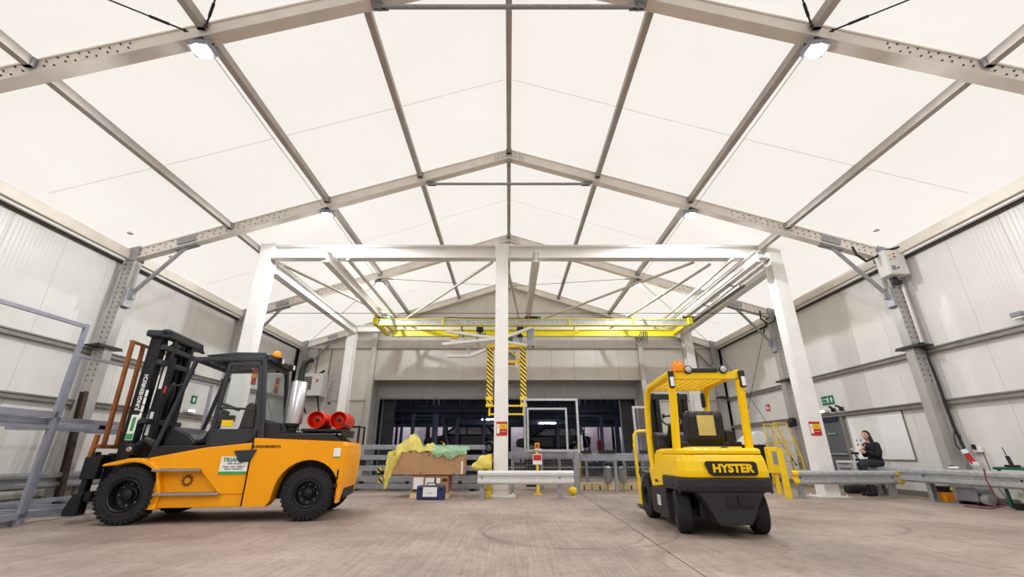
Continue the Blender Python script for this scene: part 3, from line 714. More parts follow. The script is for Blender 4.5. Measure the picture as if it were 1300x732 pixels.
# ---------------------------------------------------------------- forklift wheels
def wheel_parts(parent, r, w, rimr, lugs, dish=-0.1):
    """wheel about local y axis, outer face at +y"""
    hw = w / 2
    prof = [(rimr, -hw * 0.9), (rimr + 0.02, -hw), (r * 0.86, -hw), (r * 0.97, -hw * 0.78), (r * 0.985, 0), (r * 0.97, hw * 0.78), (r * 0.86, hw), (rimr + 0.05, hw * 0.97), (rimr + 0.03, hw), (rimr, hw * 0.85), (rimr - 0.01, hw * 0.3), (rimr - 0.01, -hw * 0.9)]
    m = MB().lathe(prof, (0, 0, 0), (0, 1, 0), 32, caps=False)
    if lugs:
        n = 34
        for i in range(n):
            t = 2 * PI * i / n
            for s in (-1, 1):
                tt = t + (PI / n if s > 0 else 0)
                c, sn = math.cos(tt), math.sin(tt)
                m.bar((r * 0.985 * c, s * 0.02, r * 0.985 * sn), (r * 0.975 * c, s * hw * 0.92, r * 0.975 * sn), r * 0.105, r * 0.035, (c, 0, sn))
                m.bar((r * 0.95 * c, s * hw * 0.97, r * 0.95 * sn), (r * 0.84 * c, s * hw * 1.0, r * 0.84 * sn), r * 0.085, 0.012, (0, 1, 0))
    ty = m.build('tyre', M_TIRE, parent, smooth=True)
    rm = MB().lathe([(rimr, hw * 0.9), (rimr - 0.012, hw * 0.96), (rimr - 0.03, hw * 0.85), (rimr - 0.045, hw * dish), (rimr * 0.5, hw * (dish - 0.1)), (rimr * 0.46, hw * (dish + 0.1)), (rimr * 0.36, hw * (dish + 0.15)), (rimr * 0.33, hw * (dish + 0.6)), (rimr * 0.25, hw * (dish + 0.68)), (0.005, hw * (dish + 0.7))], (0, 0, 0), (0, 1, 0), 24, caps=False)
    rm.lathe([(rimr - 0.005, -hw * 0.8), (0.01, -hw * 0.75)], (0, 0, 0), (0, 1, 0), 24, caps=False)
    ri = rm.build('rim', M_RIM, parent, smooth=True)
    nb = MB()
    for i in range(8):
        t = 2 * PI * i / 8
        nb.lathe([(0.014, 0), (0.012, 0.03)], (rimr * 0.62 * math.cos(t), hw * (dish - 0.06), rimr * 0.62 * math.sin(t)), (0, 1, 0), 6)
    nb.build('wheel_nuts', M_GALV, ri)['kind'] = 'stuff'
    return ty
def wheel(parent, x, y, r, w, rimr, lugs=True, steer=0.0):
    e = bpy.data.objects.new('wheel', None); C.objects.link(e); e.parent = parent; e.empty_display_size = 0.1
    e.location = (x, y, r); e.rotation_euler = (0, 0, (0 if y > 0 else PI) + steer)
    wheel_parts(e, r, w, rimr, lugs)
    return e

# ---------------------------------------------------------------- orange-yellow gas forklift
JA = math.radians(188.95)
jf = (math.cos(JA), math.sin(JA)); jl = (-jf[1], jf[0])
JO = (-3.23 - jl[0] * 0.85, 7.61 - jl[1] * 0.85, 0)
J = thing('gas_forklift', 'large orange-yellow forklift with cab, black mast and two red gas bottles', 'forklift', JO, JA)
for s in (1, -1):
    wheel(J, 2.6, s * 0.735, 0.405, 0.30, 0.235)
    wheel(J, 0.0, s * 0.71, 0.395, 0.28, 0.21, True, math.radians(9 if s < 0 else 3))
# counterweight: side cheeks with wheel arches, solid tail
cw = MB()
arch = arc(0.02, 0.4, 0.5, 0, 180, 14)
cheek = [(0.93, 0.22), (0.6, 0.22), (0.54, 0.3)] + arch[1:-1] + [(-0.455, 0.3), (-0.455, 0.92), (-0.455, 1.185), (0.93, 1.235)]
for s in (1, -1):
    cw.prism(cheek, *sorted((s * 0.56, s * 0.84)), 'xz')
cw.prism([(-0.44, 0.9), (-0.44, 1.185), (0.93, 1.235), (0.93, 0.95)], -0.56, 0.56, 'xz')
def tail(dx, sc=1.0): return [(-0.45, 0.84 * sc), (-0.50 - dx, 0.815 * sc), (-0.535 - dx, 0.74 * sc), (-0.56 - dx, 0.5 * sc), (-0.57 - dx, 0.0), (-0.56 - dx, -0.4 * sc), (-0.53 - dx, -0.62 * sc), (-0.48 - dx, -0.76 * sc), (-0.45, -0.80 * sc)]
cw.loft([[(x, y, z) for x, y in tail(dx, sc)] for (z, dx, sc) in ((0.46, -0.03, 0.99), (0.56, -0.01, 1.0), (0.7, 0.0, 1.0), (1.0, 0.01, 1.0), (1.12, 0.0, 1.0), (1.18, -0.04, 0.97))])
cw.prism([(-0.44, 0.26), (-0.47, 0.25), (-0.52, 0.47), (-0.44, 0.47)], 0.6, 0.835, 'xz')
cwo = cw.build('counterweight', M_ORA, J, 0.012)
for (x0, x1, z0, z1) in ((-0.452, -0.425, 0.6, 0.75), (-0.452, -0.40, 0.48, 0.54), (-0.44, -0.42, 0.32, 0.42)): MB().box(x0, x1, 0.835, 0.846, z0, z1).build('tie_down_slot', M_BLKM, cwo)
MB().box(0.938, 0.95, -0.845, 0.845, 0.23, 1.2).build('panel_gap', M_BLKM, J)
# front body shell: outer skin around a recessed step bay
bd = MB()
for s in (1, -1):
    a, b = sorted((s * 0.62, s * 0.83))
    bd.prism([(0.95, 0.40), (1.30, 0.40), (1.66, 0.77), (2.32, 0.77), (2.42, 0.93), (1.64, 1.085), (0.95, 1.16)], a, b, 'xz')
    a2, b2 = sorted((s * 0.62, s * 0.815))
    bd.prism([(0.95, 0.22), (2.15, 0.22), (2.15, 0.40), (0.95, 0.40)], a2, b2, 'xz')
    a3, b3 = sorted((s * 0.6, s * 0.745))
    bd.prism([(1.25, 0.40), (2.3, 0.40), (2.3, 0.78), (1.25, 0.78)], a3, b3, 'xz')
bd.box(0.95, 2.1, -0.6, 0.6, 0.3, 1.05)
bdo = bd.build('body', M_ORA, J, 0.012)
for s in (1, -1):
    fe = MB()
    o = [(2.26, 0.205)] + arc(2.6, 0.4, 0.47, 190, 68, 14) + [(3.02, 0.81)]
    inner = o; outer = [(2.13, 0.205), (2.13, 0.42), (2.2, 0.62)] + arc(2.6, 0.4, 0.53, 140, 72, 8) + [(3.0, 0.845)]
    poly = inner + outer[::-1]
    fe.prism(poly, *sorted((s * 0.52, s * 0.87)), 'xz')
    fe.build('front_fender', M_ORA, J, 0.012)
ch = MB().box(-0.5, 2.9, -0.5, 0.5, 0.3, 0.9); ch.box(-0.1, 0.1, -0.6, 0.6, 0.33, 0.47); ch.box(2.5, 2.7, -0.62, 0.62, 0.33, 0.47); ch.box(-0.47, 0.5, -0.55, 0.55, 0.86, 0.94)
ch.build('chassis', M_BLKM, J)
for s in (1, -1):
    for (x0, x1, z) in ((1.62, 2.3, 0.755), (1.28, 2.2, 0.415)):
        st = MB().box(x0, x1, *sorted((s * 0.74, s * 0.9)), z - 0.02, z + 0.015)
        for i in range(int((x1 - x0) / 0.05)): st.box(x0 + 0.02 + i * 0.05, x0 + 0.035 + i * 0.05, *sorted((s * 0.76, s * 0.895)), z + 0.015, z + 0.025)
        st.build('step', M_CHROME, J, 0.004, seg=1)
gr = MB()
for i in range(10):
    t = 2 * PI * i / 10; gr.bar((1.83 + 0.045 * math.cos(t), 0.75, 0.6 + 0.045 * math.sin(t)), (1.83 + 0.085 * math.cos(t), 0.75, 0.6 + 0.085 * math.sin(t)), 0.03, 0.012, (0, 1, 0))
gr.build('round_vent', mat('vent_brown', (120, 78, 14), 0.6), bdo)
# labels on the flank
stk = MB().box(0.94 + 0.02, 1.37, 0.831, 0.837, 0.73, 0.95).build('service_sticker', M_WHT, bdo)
MB().box(0.96, 1.37, 0.838, 0.841, 0.69, 0.73).build('sticker_band', M_GRNL, bdo)
R_, U_ = (-1, 0, 0), (0, 0, 1)
text('TRIANGLE', 0.085, M_GRN, bdo, (1.14, 0.8385, 0.90), R_, U_, bold=0.002)
for (t_, z_) in (('FORK TRUCKS', 0.845), ('SALES - HIRE - SERVICE', 0.80), ('PARTS - TRAINING', 0.765)): text(t_, 0.032, M_BLKP, bdo, (1.16, 0.8385, z_), R_, U_)
text('JUNGHEINRICH', 0.06, M_BLKP, cwo, (0.72, 0.8415, 1.10), R_, U_, bold=0.002)
MB().box(-0.44, -0.33, 0.838, 0.846, 0.93, 1.08).build('capacity_sticker', M_WHT, cwo); MB().box(-0.44, -0.33, 0.846, 0.848, 0.93, 0.95).build('sticker_band', M_GRNL, cwo)
# hood, muffler, stack
hd = MB().prism([(0.88, 1.24), (0.92, 1.5), (0.7, 1.5), (0.62, 1.32), (-0.2, 1.32), (-0.36, 1.2), (-0.36, 1.17), (0.88, 1.21)], -0.6, 0.6, 'xz').build('engine_hood', M_BLKP, J, 0.03)
MB().lathe([(0.06, 0), (0.16, 0.02), (0.17, 0.06), (0.08, 0.1), (0.08, 0.14), (0.12, 0.16), (0.12, 0.19)], (0.52, 0.42, 1.28), (0, 0, 1), 18).build('muffler_mount', M_BLKM, J, smooth=True)
MB().lathe([(0.10, 0), (0.15, 0.015), (0.15, 0.72), (0.14, 0.74), (0.05, 0.76)], (0.52, 0.42, 1.47), (0, 0, 1), 24).build('muffler', M_CHROME, J, smooth=True)
MB().path([(0.5, 0.42, 2.2), (0.5, 0.4, 2.45), (0.48, 0.4, 2.56), (0.42, 0.38, 2.62), (0.36, 0.36, 2.64)], 0.055, 12).build('exhaust_stack', M_BLKM, J, smooth=True)
# gas bottles across the tail
ck = MB().box(-0.4, 0.34, -0.5, 0.5, 1.36, 1.4)
for x in (-0.36, 0.3): ck.box(x - 0.02, x + 0.02, -0.5, 0.5, 1.28, 1.36)
ck.build('bottle_cradle', M_BLKM, J)
for i, x in enumerate((0.14, -0.24)):
    b = MB().lathe([(0.02, -0.42), (0.1, -0.41), (0.15, -0.34), (0.155, -0.25), (0.155, 0.2), (0.14, 0.29), (0.08, 0.33), (0.03, 0.34)], (x, -0.05, 1.56), (0, 1, 0), 22).build('gas_bottle', M_RED, J, smooth=True)
    MB().lathe([(0.135, 0.28), (0.15, 0.30), (0.15, 0.45), (0.138, 0.45), (0.138, 0.3)], (x, -0.05, 1.56), (0, 1, 0), 20, caps=False).build('valve_guard', M_RED, b)
    MB().lathe([(0.035, 0.3), (0.03, 0.42)], (x, -0.05, 1.56), (0, 1, 0), 10).build('valve', M_BLKM, b)
    for yy in (-0.3, 0.08): MB().lathe([(0.16, yy), (0.16, yy + 0.05)], (x, -0.05, 1.56), (0, 1, 0), 22).build('strap', mat('strap_dark_red', (150, 26, 16), 0.5), b)
MB().path([(-0.3, 0.42, 1.5), (-0.46, 0.5, 1.45), (-0.5, 0.52, 1.3), (-0.4, 0.5, 1.24), (-0.25, 0.45, 1.26)], 0.013, 6).build('gas_hose', M_BLKP, J, smooth=True)
# cab: pillars, roof, door, glass
CY = 0.62
cf = MB()
for s in (1, -1):
    y = s * CY
    cf.bar((2.5, y, 0.98), (2.2, y, 2.54), 0.07, 0.06, (1, 0, 0)); cf.bar((2.55, s * 0.58, 0.85), (2.5, y, 1.0), 0.08, 0.08)
    cf.bar((0.9, y, 1.2), (1.1, y, 2.56), 0.07, 0.08, (1, 0, 0))
    cf.bar((2.24, y, 2.53), (1.08, y, 2.58), 0.06, 0.08)
for y0 in (2.22,): cf.bar((y0, -CY, 2.53), (y0, CY, 2.53), 0.07, 0.07)
cf.bar((1.1, -CY, 2.54), (1.1, CY, 2.54), 0.07, 0.1); cf.bar((0.95, -CY, 1.52), (0.95, CY, 1.52), 0.05, 0.06)
cfo = cf.build('cab_frame', M_CAB, J, 0.012, seg=1)
rf = MB().prism([(2.0, 2.60), (1.1, 2.60), (1.06, 2.63), (1.1, 2.69), (1.6, 2.68), (2.1, 2.61)], -0.62, 0.62, 'xz'); rf.box(1.0, 1.12, -0.6, 0.6, 2.56, 2.66)
rf.build('cab_roof', M_CAB, J, 0.015)
for y in (-0.4, -0.2, 0, 0.2, 0.4): MB().bar((2.2, y, 2.55), (1.7, y, 2.58), 0.03, 0.05).build('roof_bar', M_CAB, J)
dr = MB(); y = CY + 0.03
dr.bar((1.7, y, 1.02), (1.63, y, 2.46), 0.06, 0.06, (1, 0, 0)); dr.bar((0.93, y, 1.02), (1.14, y, 2.46), 0.06, 0.06, (1, 0, 0)); dr.bar((1.64, y, 2.46), (1.14, y, 2.46), 0.06, 0.06); dr.bar((1.68, y, 1.72), (1.03, y, 1.70), 0.04, 0.035)
dr.prism([(1.72, 1.02), (0.9, 1.02), (0.95, 1.38), (1.69, 1.38)], y - 0.03, y + 0.03, 'xz')
dr.prism([(1.2, 1.04), (0.86, 1.06), (0.93, 0.89), (1.08, 0.86)], CY + 0.03, 0.87, 'xz')
dro = dr.build('cab_door', M_CAB, J, 0.01, seg=1)
MB().prism([(1.67, 1.4), (1.0, 1.4), (1.12, 2.44), (1.62, 2.44)], y - 0.004, y + 0.004, 'xz').build('door_glass', M_GLASS, dro)
MB().bar((1.0, y + 0.04, 1.28), (1.12, y + 0.04, 1.12), 0.02, 0.03).build('door_handle', M_BLKP, dro); MB().tube((1.1, y + 0.02, 2.0), (1.06, y + 0.04, 1.3), 0.008, 6).build('door_strut', M_BLKP, dro)
lb = MB().box(1.38, 1.56, y + 0.008, y + 0.014, 1.42, 1.52).build('warning_label', M_SAFE, dro)
MB().prism([(0.955, 1.55), (1.09, 2.48), (1.098, 2.48), (0.963, 1.55)], -0.58, 0.58, 'xz').build('rear_glass', M_GLASS, J)
MB().prism([(1.0, 1.55), (1.6, 1.4), (1.6, 2.5), (1.14, 2.5)], -CY - 0.004, -CY + 0.004, 'xz').build('side_glass', M_GLASS, J)
# cowl, dash, seat, wheel
MB().prism([(2.56, 0.9), (1.66, 1.09), (1.66, 1.12), (2.36, 1.12), (2.5, 1.06)], -0.66, 0.66, 'xz').build('cowl', M_BLKP, J, 0.012)
MB().prism([(2.45, 1.1), (2.0, 1.1), (1.95, 1.16), (2.1, 1.3), (2.36, 1.42), (2.42, 1.3)], -0.55, 0.5, 'xz').build('dashboard', M_BLKP, J, 0.03)
scp = MB().bar((2.02, 0.1, 1.12), (1.76, 0.1, 1.72), 0.1, 0.12); scp.build('steering_column', M_BLKP, J, 0.02)
swd = V((-0.35, 0, 0.9)).normalized(); swa = V((0, 1, 0)); swb = swd.cross(swa)
MB().path([V((1.73, 0.1, 1.79)) + swa * (0.17 * math.cos(2*PI*i/20)) + swb * (0.17 * math.sin(2*PI*i/20)) for i in range(21)], 0.018, 8).build('steering_wheel', M_BLKP, J, smooth=True)
seat = MB().prism([(1.85, 1.28), (1.42, 1.26), (1.36, 1.36), (1.28, 1.82), (1.33, 1.87), (1.41, 1.8), (1.46, 1.4), (1.84, 1.38)], -0.25, 0.25, 'xz').build('seat', M_BLKP, J, 0.04)
MB().box(1.5, 1.78, 0.3, 0.4, 1.5, 1.62).build('armrest', M_BLKP, J, 0.02); MB().tube((1.72, 0.35, 1.6), (1.75, 0.36, 1.76), 0.015, 8).build('lever', M_BLKM, J)
bc = MB().lathe([(0.07, 0), (0.08, 0.02), (0.075, 0.08), (0.04, 0.12), (0.01, 0.125)], (1.03, 0.3, 2.66), (0, 0, 1), 14).build('beacon', M_AMBER, J, smooth=True)
for yv in (0.18, -0.5):
    lmp = MB().box(0.94, 1.02, yv - 0.06, yv + 0.06, 2.56, 2.68).build('work_lamp', M_BLKP, J, 0.01); MB().box(0.932, 0.941, yv - 0.05, yv + 0.05, 2.575, 2.665).build('lens', M_WHT, lmp)
for s in (1, -1):
    tl = MB().box(1.2, 1.27, *sorted((s * 0.56, s * 0.6)), 2.12, 2.42).build('tail_light', M_REDL, J, 0.01); MB().box(1.19, 1.28, *sorted((s * 0.555, s * 0.605)), 2.24, 2.3).build('amber_band', M_AMBER, tl)
mr = MB().ball((2.42, 0.7, 1.95), 0.03, 0.09, 0.16, 10, 8); mr.tube((2.3, 0.64, 2.1), (2.42, 0.7, 2.05), 0.012, 6); mr.build('wing_mirror', M_BLKP, J, smooth=True)
# mast
for s in (1, -1):
    o = MB(); y0 = s * 0.5
    o.box(2.88, 2.91, *sorted((y0, y0 - s * 0.13)), 0.2, 2.96); o.box(3.04, 3.07, *sorted((y0, y0 - s * 0.13)), 0.2, 2.96); o.box(2.88, 3.07, *sorted((y0, y0 - s * 0.035)), 0.2, 2.96)
    o.build('outer_mast_rail', M_BLKM, J)
    i = MB(); y1 = s * 0.42
    i.box(2.94, 3.12, *sorted((y1, y1 - s * 0.03)), 0.25, 3.0); i.box(3.09, 3.12, *sorted((y1 + s * 0.03, y1 - s * 0.09)), 0.25, 3.0); i.box(2.94, 2.97, *sorted((y1, y1 - s * 0.09)), 0.25, 3.0)
    i.build('inner_mast_rail', M_BLKM, J)
    cy = MB().box(2.72, 2.86, *sorted((s * 0.25, s * 0.36)), 0.6, 2.6) if s > 0 else MB(); cy.tube((2.8, s * 0.3, 0.5), (2.8, s * 0.3, 2.2), 0.055, 12); cy.tube((2.8, s * 0.3, 2.2), (2.8, s * 0.3, 2.9), 0.035, 12); cy.build('lift_cylinder', M_BLKM, J, smooth=True)
    pu = MB().lathe([(0.1, -0.03), (0.11, -0.025), (0.09, 0), (0.11, 0.025), (0.1, 0.03)], (3.08, s * 0.22, 2.86), (0, 1, 0), 16); pu.box(3.0, 3.16, s * 0.22 - 0.05, s * 0.22 + 0.05, 2.7, 2.86); pu.build('chain_pulley', M_BLKM, J)
    chn = MB().bar((3.14, s * 0.22, 2.86), (3.14, s * 0.22, 0.9), 0.04, 0.02, (1, 0, 0)); chn.build('lift_chain', M_RIM, J)
xh = MB()
xh.box(2.76, 2.9, -0.62, 0.6, 2.9, 3.06); xh.box(2.76, 3.14, 0.38, 0.6, 2.92, 3.04); xh.box(2.76, 3.14, -0.62, -0.4, 2.9, 3.02)
xh.build('mast_crosshead', M_CAB, J, 0.03)
for z in (2.48, 2.74, 1.5, 0.55): MB().box(2.78, 2.875, -0.56, 0.56, z - 0.045, z + 0.045).build('mast_crossbar', M_CAB, J, 0.012, seg=1)
for y in (-0.12, -0.04, 0.04, 0.12): MB().path([(3.0, y, 0.7), (2.98, y, 2.0), (2.97, y, 2.7), (2.99, y, 2.82)], 0.016, 6).build('hydraulic_hose', M_BLKP, J)
text('JUNGHEINRICH', 0.085, M_WHT, J, (2.985, 0.503, 1.97), (0, 0, 1), (1, 0, 0), bold=0.002, wide=1.0)
MB().box(2.92, 3.03, 0.501, 0.506, 1.2, 1.6).build('green_label', M_WHT, J); MB().box(2.925, 3.025, 0.506, 0.509, 1.21, 1.3).build('green_label_band', M_GRNL, J)
MB().box(2.95, 3.0, 0.506, 0.508, 1.34, 1.56).build('green_label_print', M_GRNL, J)
for k in range(4): MB().box(2.884, 2.925, 0.501, 0.505, 1.52 + k * 0.125, 1.63 + k * 0.125).build('warning_sticker', M_WHT, J)
MB().box(2.79, 2.84, 0.36, 0.365, 1.28, 1.66).build('paper_label', M_WHT, J); MB().box(2.78, 2.83, 0.36, 0.365, 2.05, 2.45).build('paper_label', M_WHT, J); MB().box(2.7, 2.74, 0.36, 0.365, 1.98, 2.1).build('red_label', M_REDS, J)
# carriage, backrest
ca = MB().box(3.2, 3.3, -0.62, 0.62, 0.78, 0.98); ca.box(3.2, 3.3, -0.62, 0.62, 0.3, 0.45)
for s in (1, -1): ca.box(3.18, 3.28, *sorted((s * 0.3, s * 0.4)), 0.3, 1.0); ca.box(3.2, 3.42, *sorted((s * 0.5, s * 0.66)), 0.62, 0.95)
ca.build('carriage', M_BLKM, J, 0.015, seg=1)
for s in (1, -1):
    fk = MB().box(3.3, 3.38, *sorted((s * 0.5, s * 0.64)), 0.18, 1.02); fk.prism([(3.3, 0.12), (3.5, 0.12), (3.5, 0.2), (3.42, 0.42), (3.3, 0.42)], *sorted((s * 0.46, s * 0.66)), 'xz'); fk.build('fork', M_BLKM, J, 0.01, seg=1)
for y in (0.5, 0.2, -0.22, -0.58):
    MB().bar((3.31, y, 1.12), (3.36, y, 2.82), 0.07, 0.05, (1, 0, 0)).build('backrest_bar', M_RUST, J, 0.006, seg=1)
br = MB().bar((3.36, -0.62, 2.83), (3.36, 0.54, 2.83), 0.05, 0.04); br.build('backrest_top', M_RUST, J); br = MB().bar((3.31, -0.62, 1.1), (3.31, 0.62, 1.1), 0.06, 0.06); br.build('backrest_base', M_RUST, J)
for s in (1, -1): MB().bar((3.38, s * 0.62, 0.85), (3.36, s * 0.62, 1.28), 0.06, 0.05, (1, 0, 0)).build('backrest_lug', M_RUST, J)
hl = MB().box(2.72, 2.86, 0.56, 0.74, 0.98, 1.14); hlo = hl.build('head_lamp', M_BLKP, J, 0.02); MB().lathe([(0.04, 0), (0.03, 0.012)], (2.79, 0.742, 1.06), (0, 1, 0), 14).build('lens', M_CHROME, hlo)
MB().path([(2.82, 0.5, 1.1), (2.7, 0.52, 1.2), (2.62, 0.5, 1.15), (2.55, 0.45, 1.05)], 0.06, 10).build('lamp_arm', M_BLKP, J, smooth=True)

# ---------------------------------------------------------------- yellow electric forklift
HA = math.radians(87.0)
Hy = thing('electric_forklift', 'small yellow and black electric forklift with lettered counterweight and open overhead guard', 'forklift', (2.84, 6.05, 0), HA)
for s in (1, -1):
    wheel(Hy, 0.52, s * 0.49, 0.27, 0.2, 0.14, False, math.radians(-12))
    wheel(Hy, 2.02, s * 0.53, 0.33, 0.2, 0.18, False)
def rr(poly, lo, hi, plane, name, m, bev, par): return MB().prism(poly, lo, hi, plane).build(name, m, par, bev)
# black lower counterweight: plan outline lofted, wheel arches left open
lc = MB()
top = [(0.0, 0.40), (0.08, 0.54), (0.2, 0.61), (0.9, 0.62), (0.9, -0.62), (0.2, -0.61), (0.08, -0.54), (0.0, -0.40)]
def plan(sc, dx=0.0): return [(x + (dx if x < 0.3 else 0), y * sc) for x, y in top]
lc.loft([[(x, y, 0.70) for x, y in plan(1.0)], [(x, y, 0.60) for x, y in plan(1.0)], [(x, y, 0.53) for x, y in plan(0.985, 0.02)]])
lc.prism([(0.43, 0.535), (0.34, 0.42), (0.24, 0.22), (0.2, 0.16), (-0.2, 0.16), (-0.24, 0.22), (-0.34, 0.42), (-0.43, 0.535)], 0.03, 0.32, 'yz')
lc.box(0.3, 0.95, -0.33, 0.33, 0.2, 0.56)
for s in (1, -1):
    sk = [(1.66, 0.5), (0.86, 0.55), (0.84, 0.4), (0.80, 0.14), (1.64, 0.14), (1.69, 0.3)]
    lc.prism(sk, *sorted((s * 0.44, s * 0.615)), 'xz')
    lc.prism([(0.2, 0.60), (0.9, 0.60), (0.86, 0.45), (0.76, 0.54), (0.52, 0.585), (0.28, 0.54), (0.2, 0.5)], *sorted((s * 0.57, s * 0.615)), 'xz')
lco = lc.build('lower_counterweight', mat('counterweight_black', (36, 36, 39), 0.6, 0, 0.25, 30, 0.35, 120), Hy, 0.02)
gv = MB().box(0.024, 0.034, -0.24, 0.08, 0.38, 0.48); gv.build('tow_recess', M_BLKP, lco)
MB().lathe([(0.025, 0), (0.025, 0.12)], (0.02, -0.08, 0.38), (0, 0, 1), 10).build('tow_pin', M_BLKM, lco)
MB().box(0.012, 0.03, -0.24, 0.08, 0.36, 0.38).build('recess_lip', M_BLKM, lco)
ax = MB().box(0.44, 0.6, -0.42, 0.42, 0.2, 0.3); ax.box(0.34, 0.4, -0.2, 0.2, 0.16, 0.22); ax.build('steer_axle', M_BLKM, Hy)
for y in (0.13, 0.06, -0.15, -0.22): MB().lathe([(0.016, 0), (0.016, 0.02)], (0.2, y, 0.14), (0, 0, 1), 8).build('bolt', M_CHROME, Hy)
# yellow upper body
ub = MB()
topb = [(0.03, 0.40), (0.1, 0.52), (0.24, 0.575), (0.95, 0.585), (0.95, -0.585), (0.24, -0.575), (0.1, -0.52), (0.03, -0.40)]
def pl2(s, dx): return [(x + (dx if x < 0.3 else 0), y * s) for x, y in topb]
ub.loft([[(x, y, 0.70) for x, y in pl2(1.03, -0.015)], [(x, y, 0.78) for x, y in pl2(1.03, -0.02)], [(x, y, 0.90) for x, y in pl2(1.01, 0.0)], [(x, y, 0.985) for x, y in pl2(0.98, 0.03)]])
for s in (1, -1):
    ub.prism([(0.9, 0.70), (1.0, 0.66), (1.02, 0.55), (1.62, 0.50), (1.66, 0.56), (1.72, 0.70), (1.72, 0.78), (1.4, 0.80), (1.34, 0.86), (1.3, 0.98), (1.15, 1.05), (0.9, 1.05)], *sorted((s * 0.36, s * 0.595)), 'xz')
ubo = ub.build('body', M_YEL, Hy, 0.02)
hd = MB(); tph = [(0.06, 0.40), (0.12, 0.5), (0.26, 0.55), (1.15, 0.56), (1.15, -0.56), (0.26, -0.55), (0.12, -0.5), (0.06, -0.40)]
hd.loft([[(x, y, 0.99) for x, y in tph], [(x, y, 1.04) for x, y in tph], [(x + (0.05 if x < 0.3 else 0), y * 0.97, 1.065) for x, y in tph]])
hdo = hd.build('hood', M_YEL, Hy, 0.012); MB().box(0.3, 0.98, -0.35, 0.35, 1.064, 1.085).build('hood_pad', M_YEL, hdo, 0.008)
MB().lathe([(0.05, 0), (0.045, 0.012), (0.02, 0.016)], (0.2, -0.07, 1.066), (0, 0, 1), 14).build('hood_latch', M_BLKP, hdo)
# name badge
bpoly = [(-0.33, 0.73), (-0.36, 0.76), (-0.355, 0.875), (-0.33, 0.9), (0.27, 0.905), (0.3, 0.88), (0.25, 0.75), (0.2, 0.725)]
bg_ = MB().prism(bpoly, -0.02, 0.012, 'yz').build('badge', M_BLKP, ubo, 0.006)
text('HYSTER', 0.135, M_YEL, bg_, (-0.0225, -0.045, 0.815), (0, -1, 0), (0, 0, 1), bold=0.006, sx=1.08, wide=1.0)
text('HYSTER', 0.05, M_BLKP, ubo, (1.32, 0.5965, 0.60), (-1, 0, 0), (0, 0, 1), bold=0.003)
text('2.5', 0.04, mat('faded_grey_print', (150, 130, 40), 0.5), ubo, (1.13, 0.5965, 0.60), (-1, 0, 0), (0, 0, 1))
st = MB()
for k in range(5): st.box(1.12, 1.3, 0.614, 0.619, 0.27 + k * 0.03, 0.29 + k * 0.03)
st.build('white_sticker', M_WHT, lco)
# overhead guard
og = MB()
for s in (1, -1):
    og.path([(0.42, s * 0.5, 1.02), (0.36, s * 0.49, 1.5), (0.3, s * 0.48, 2.0)], 0.058, 8)
    og.path([(1.72, s * 0.52, 0.7), (1.78, s * 0.52, 1.2), (1.74, s * 0.51, 1.75), (1.66, s * 0.5, 1.95), (1.5, s * 0.49, 2.06), (0.32, s * 0.48, 2.1)], 0.05, 8)
og.bar((0.32, -0.52, 2.06), (0.32, 0.52, 2.06), 0.09, 0.1); og.bar((1.56, -0.5, 2.03), (1.56, 0.5, 2.03), 0.05, 0.05)
ogo = og.build('overhead_guard', M_YEL, Hy, smooth=True)
for i in range(9):
    y = -0.4 + i * 0.1
    MB().bar((0.36, y, 2.08), (1.54, y, 2.06), 0.02, 0.045).build('guard_bar', M_YEL, ogo)
for s in (1, -1):
    tl = MB().box(0.22, 0.27, *sorted((s * 0.46, s * 0.54)), 1.88, 2.12).build('tail_light', M_BLKP, Hy, 0.012); MB().box(0.21, 0.221, *sorted((s * 0.475, s * 0.525)), 1.9, 2.03).build('lens', M_WHT, tl)
MB().bar((0.27, 0.2, 2.13), (0.27, -0.18, 2.13), 0.05, 0.06).build('light_bar', M_BLKP, Hy, 0.01)
bk = MB().lathe([(0.075, 0), (0.08, 0.02), (0.07, 0.1), (0.03, 0.13), (0.01, 0.132)], (0.3, 0.36, 2.12), (0, 0, 1), 14).build('beacon', M_AMBER, Hy, smooth=True)
cg = MB()
for k in range(8):
    t = PI * k / 8 * 2; c, s_ = math.cos(t), math.sin(t)
    cg.path([(0.3 + 0.095 * c, 0.36 + 0.095 * s_, 2.12), (0.3 + 0.095 * c, 0.36 + 0.095 * s_, 2.21), (0.3 + 0.05 * c, 0.36 + 0.05 * s_, 2.265), (0.3, 0.36, 2.27)], 0.006, 5)
cg.build('beacon_cage', M_AMBER, bk)
for y in (0.24, -0.26):
    lm = MB().lathe([(0.04, 0.05), (0.062, 0.0), (0.062, -0.02), (0.05, -0.03)], (0.27, y, 2.14), (1, 0, 0), 16).build('work_lamp', M_BLKP, Hy, smooth=True); MB().lathe([(0.045, 0), (0.02, 0.008)], (0.24, y, 2.14), (-1, 0, 0), 14).build('lens', M_GALVL, lm)
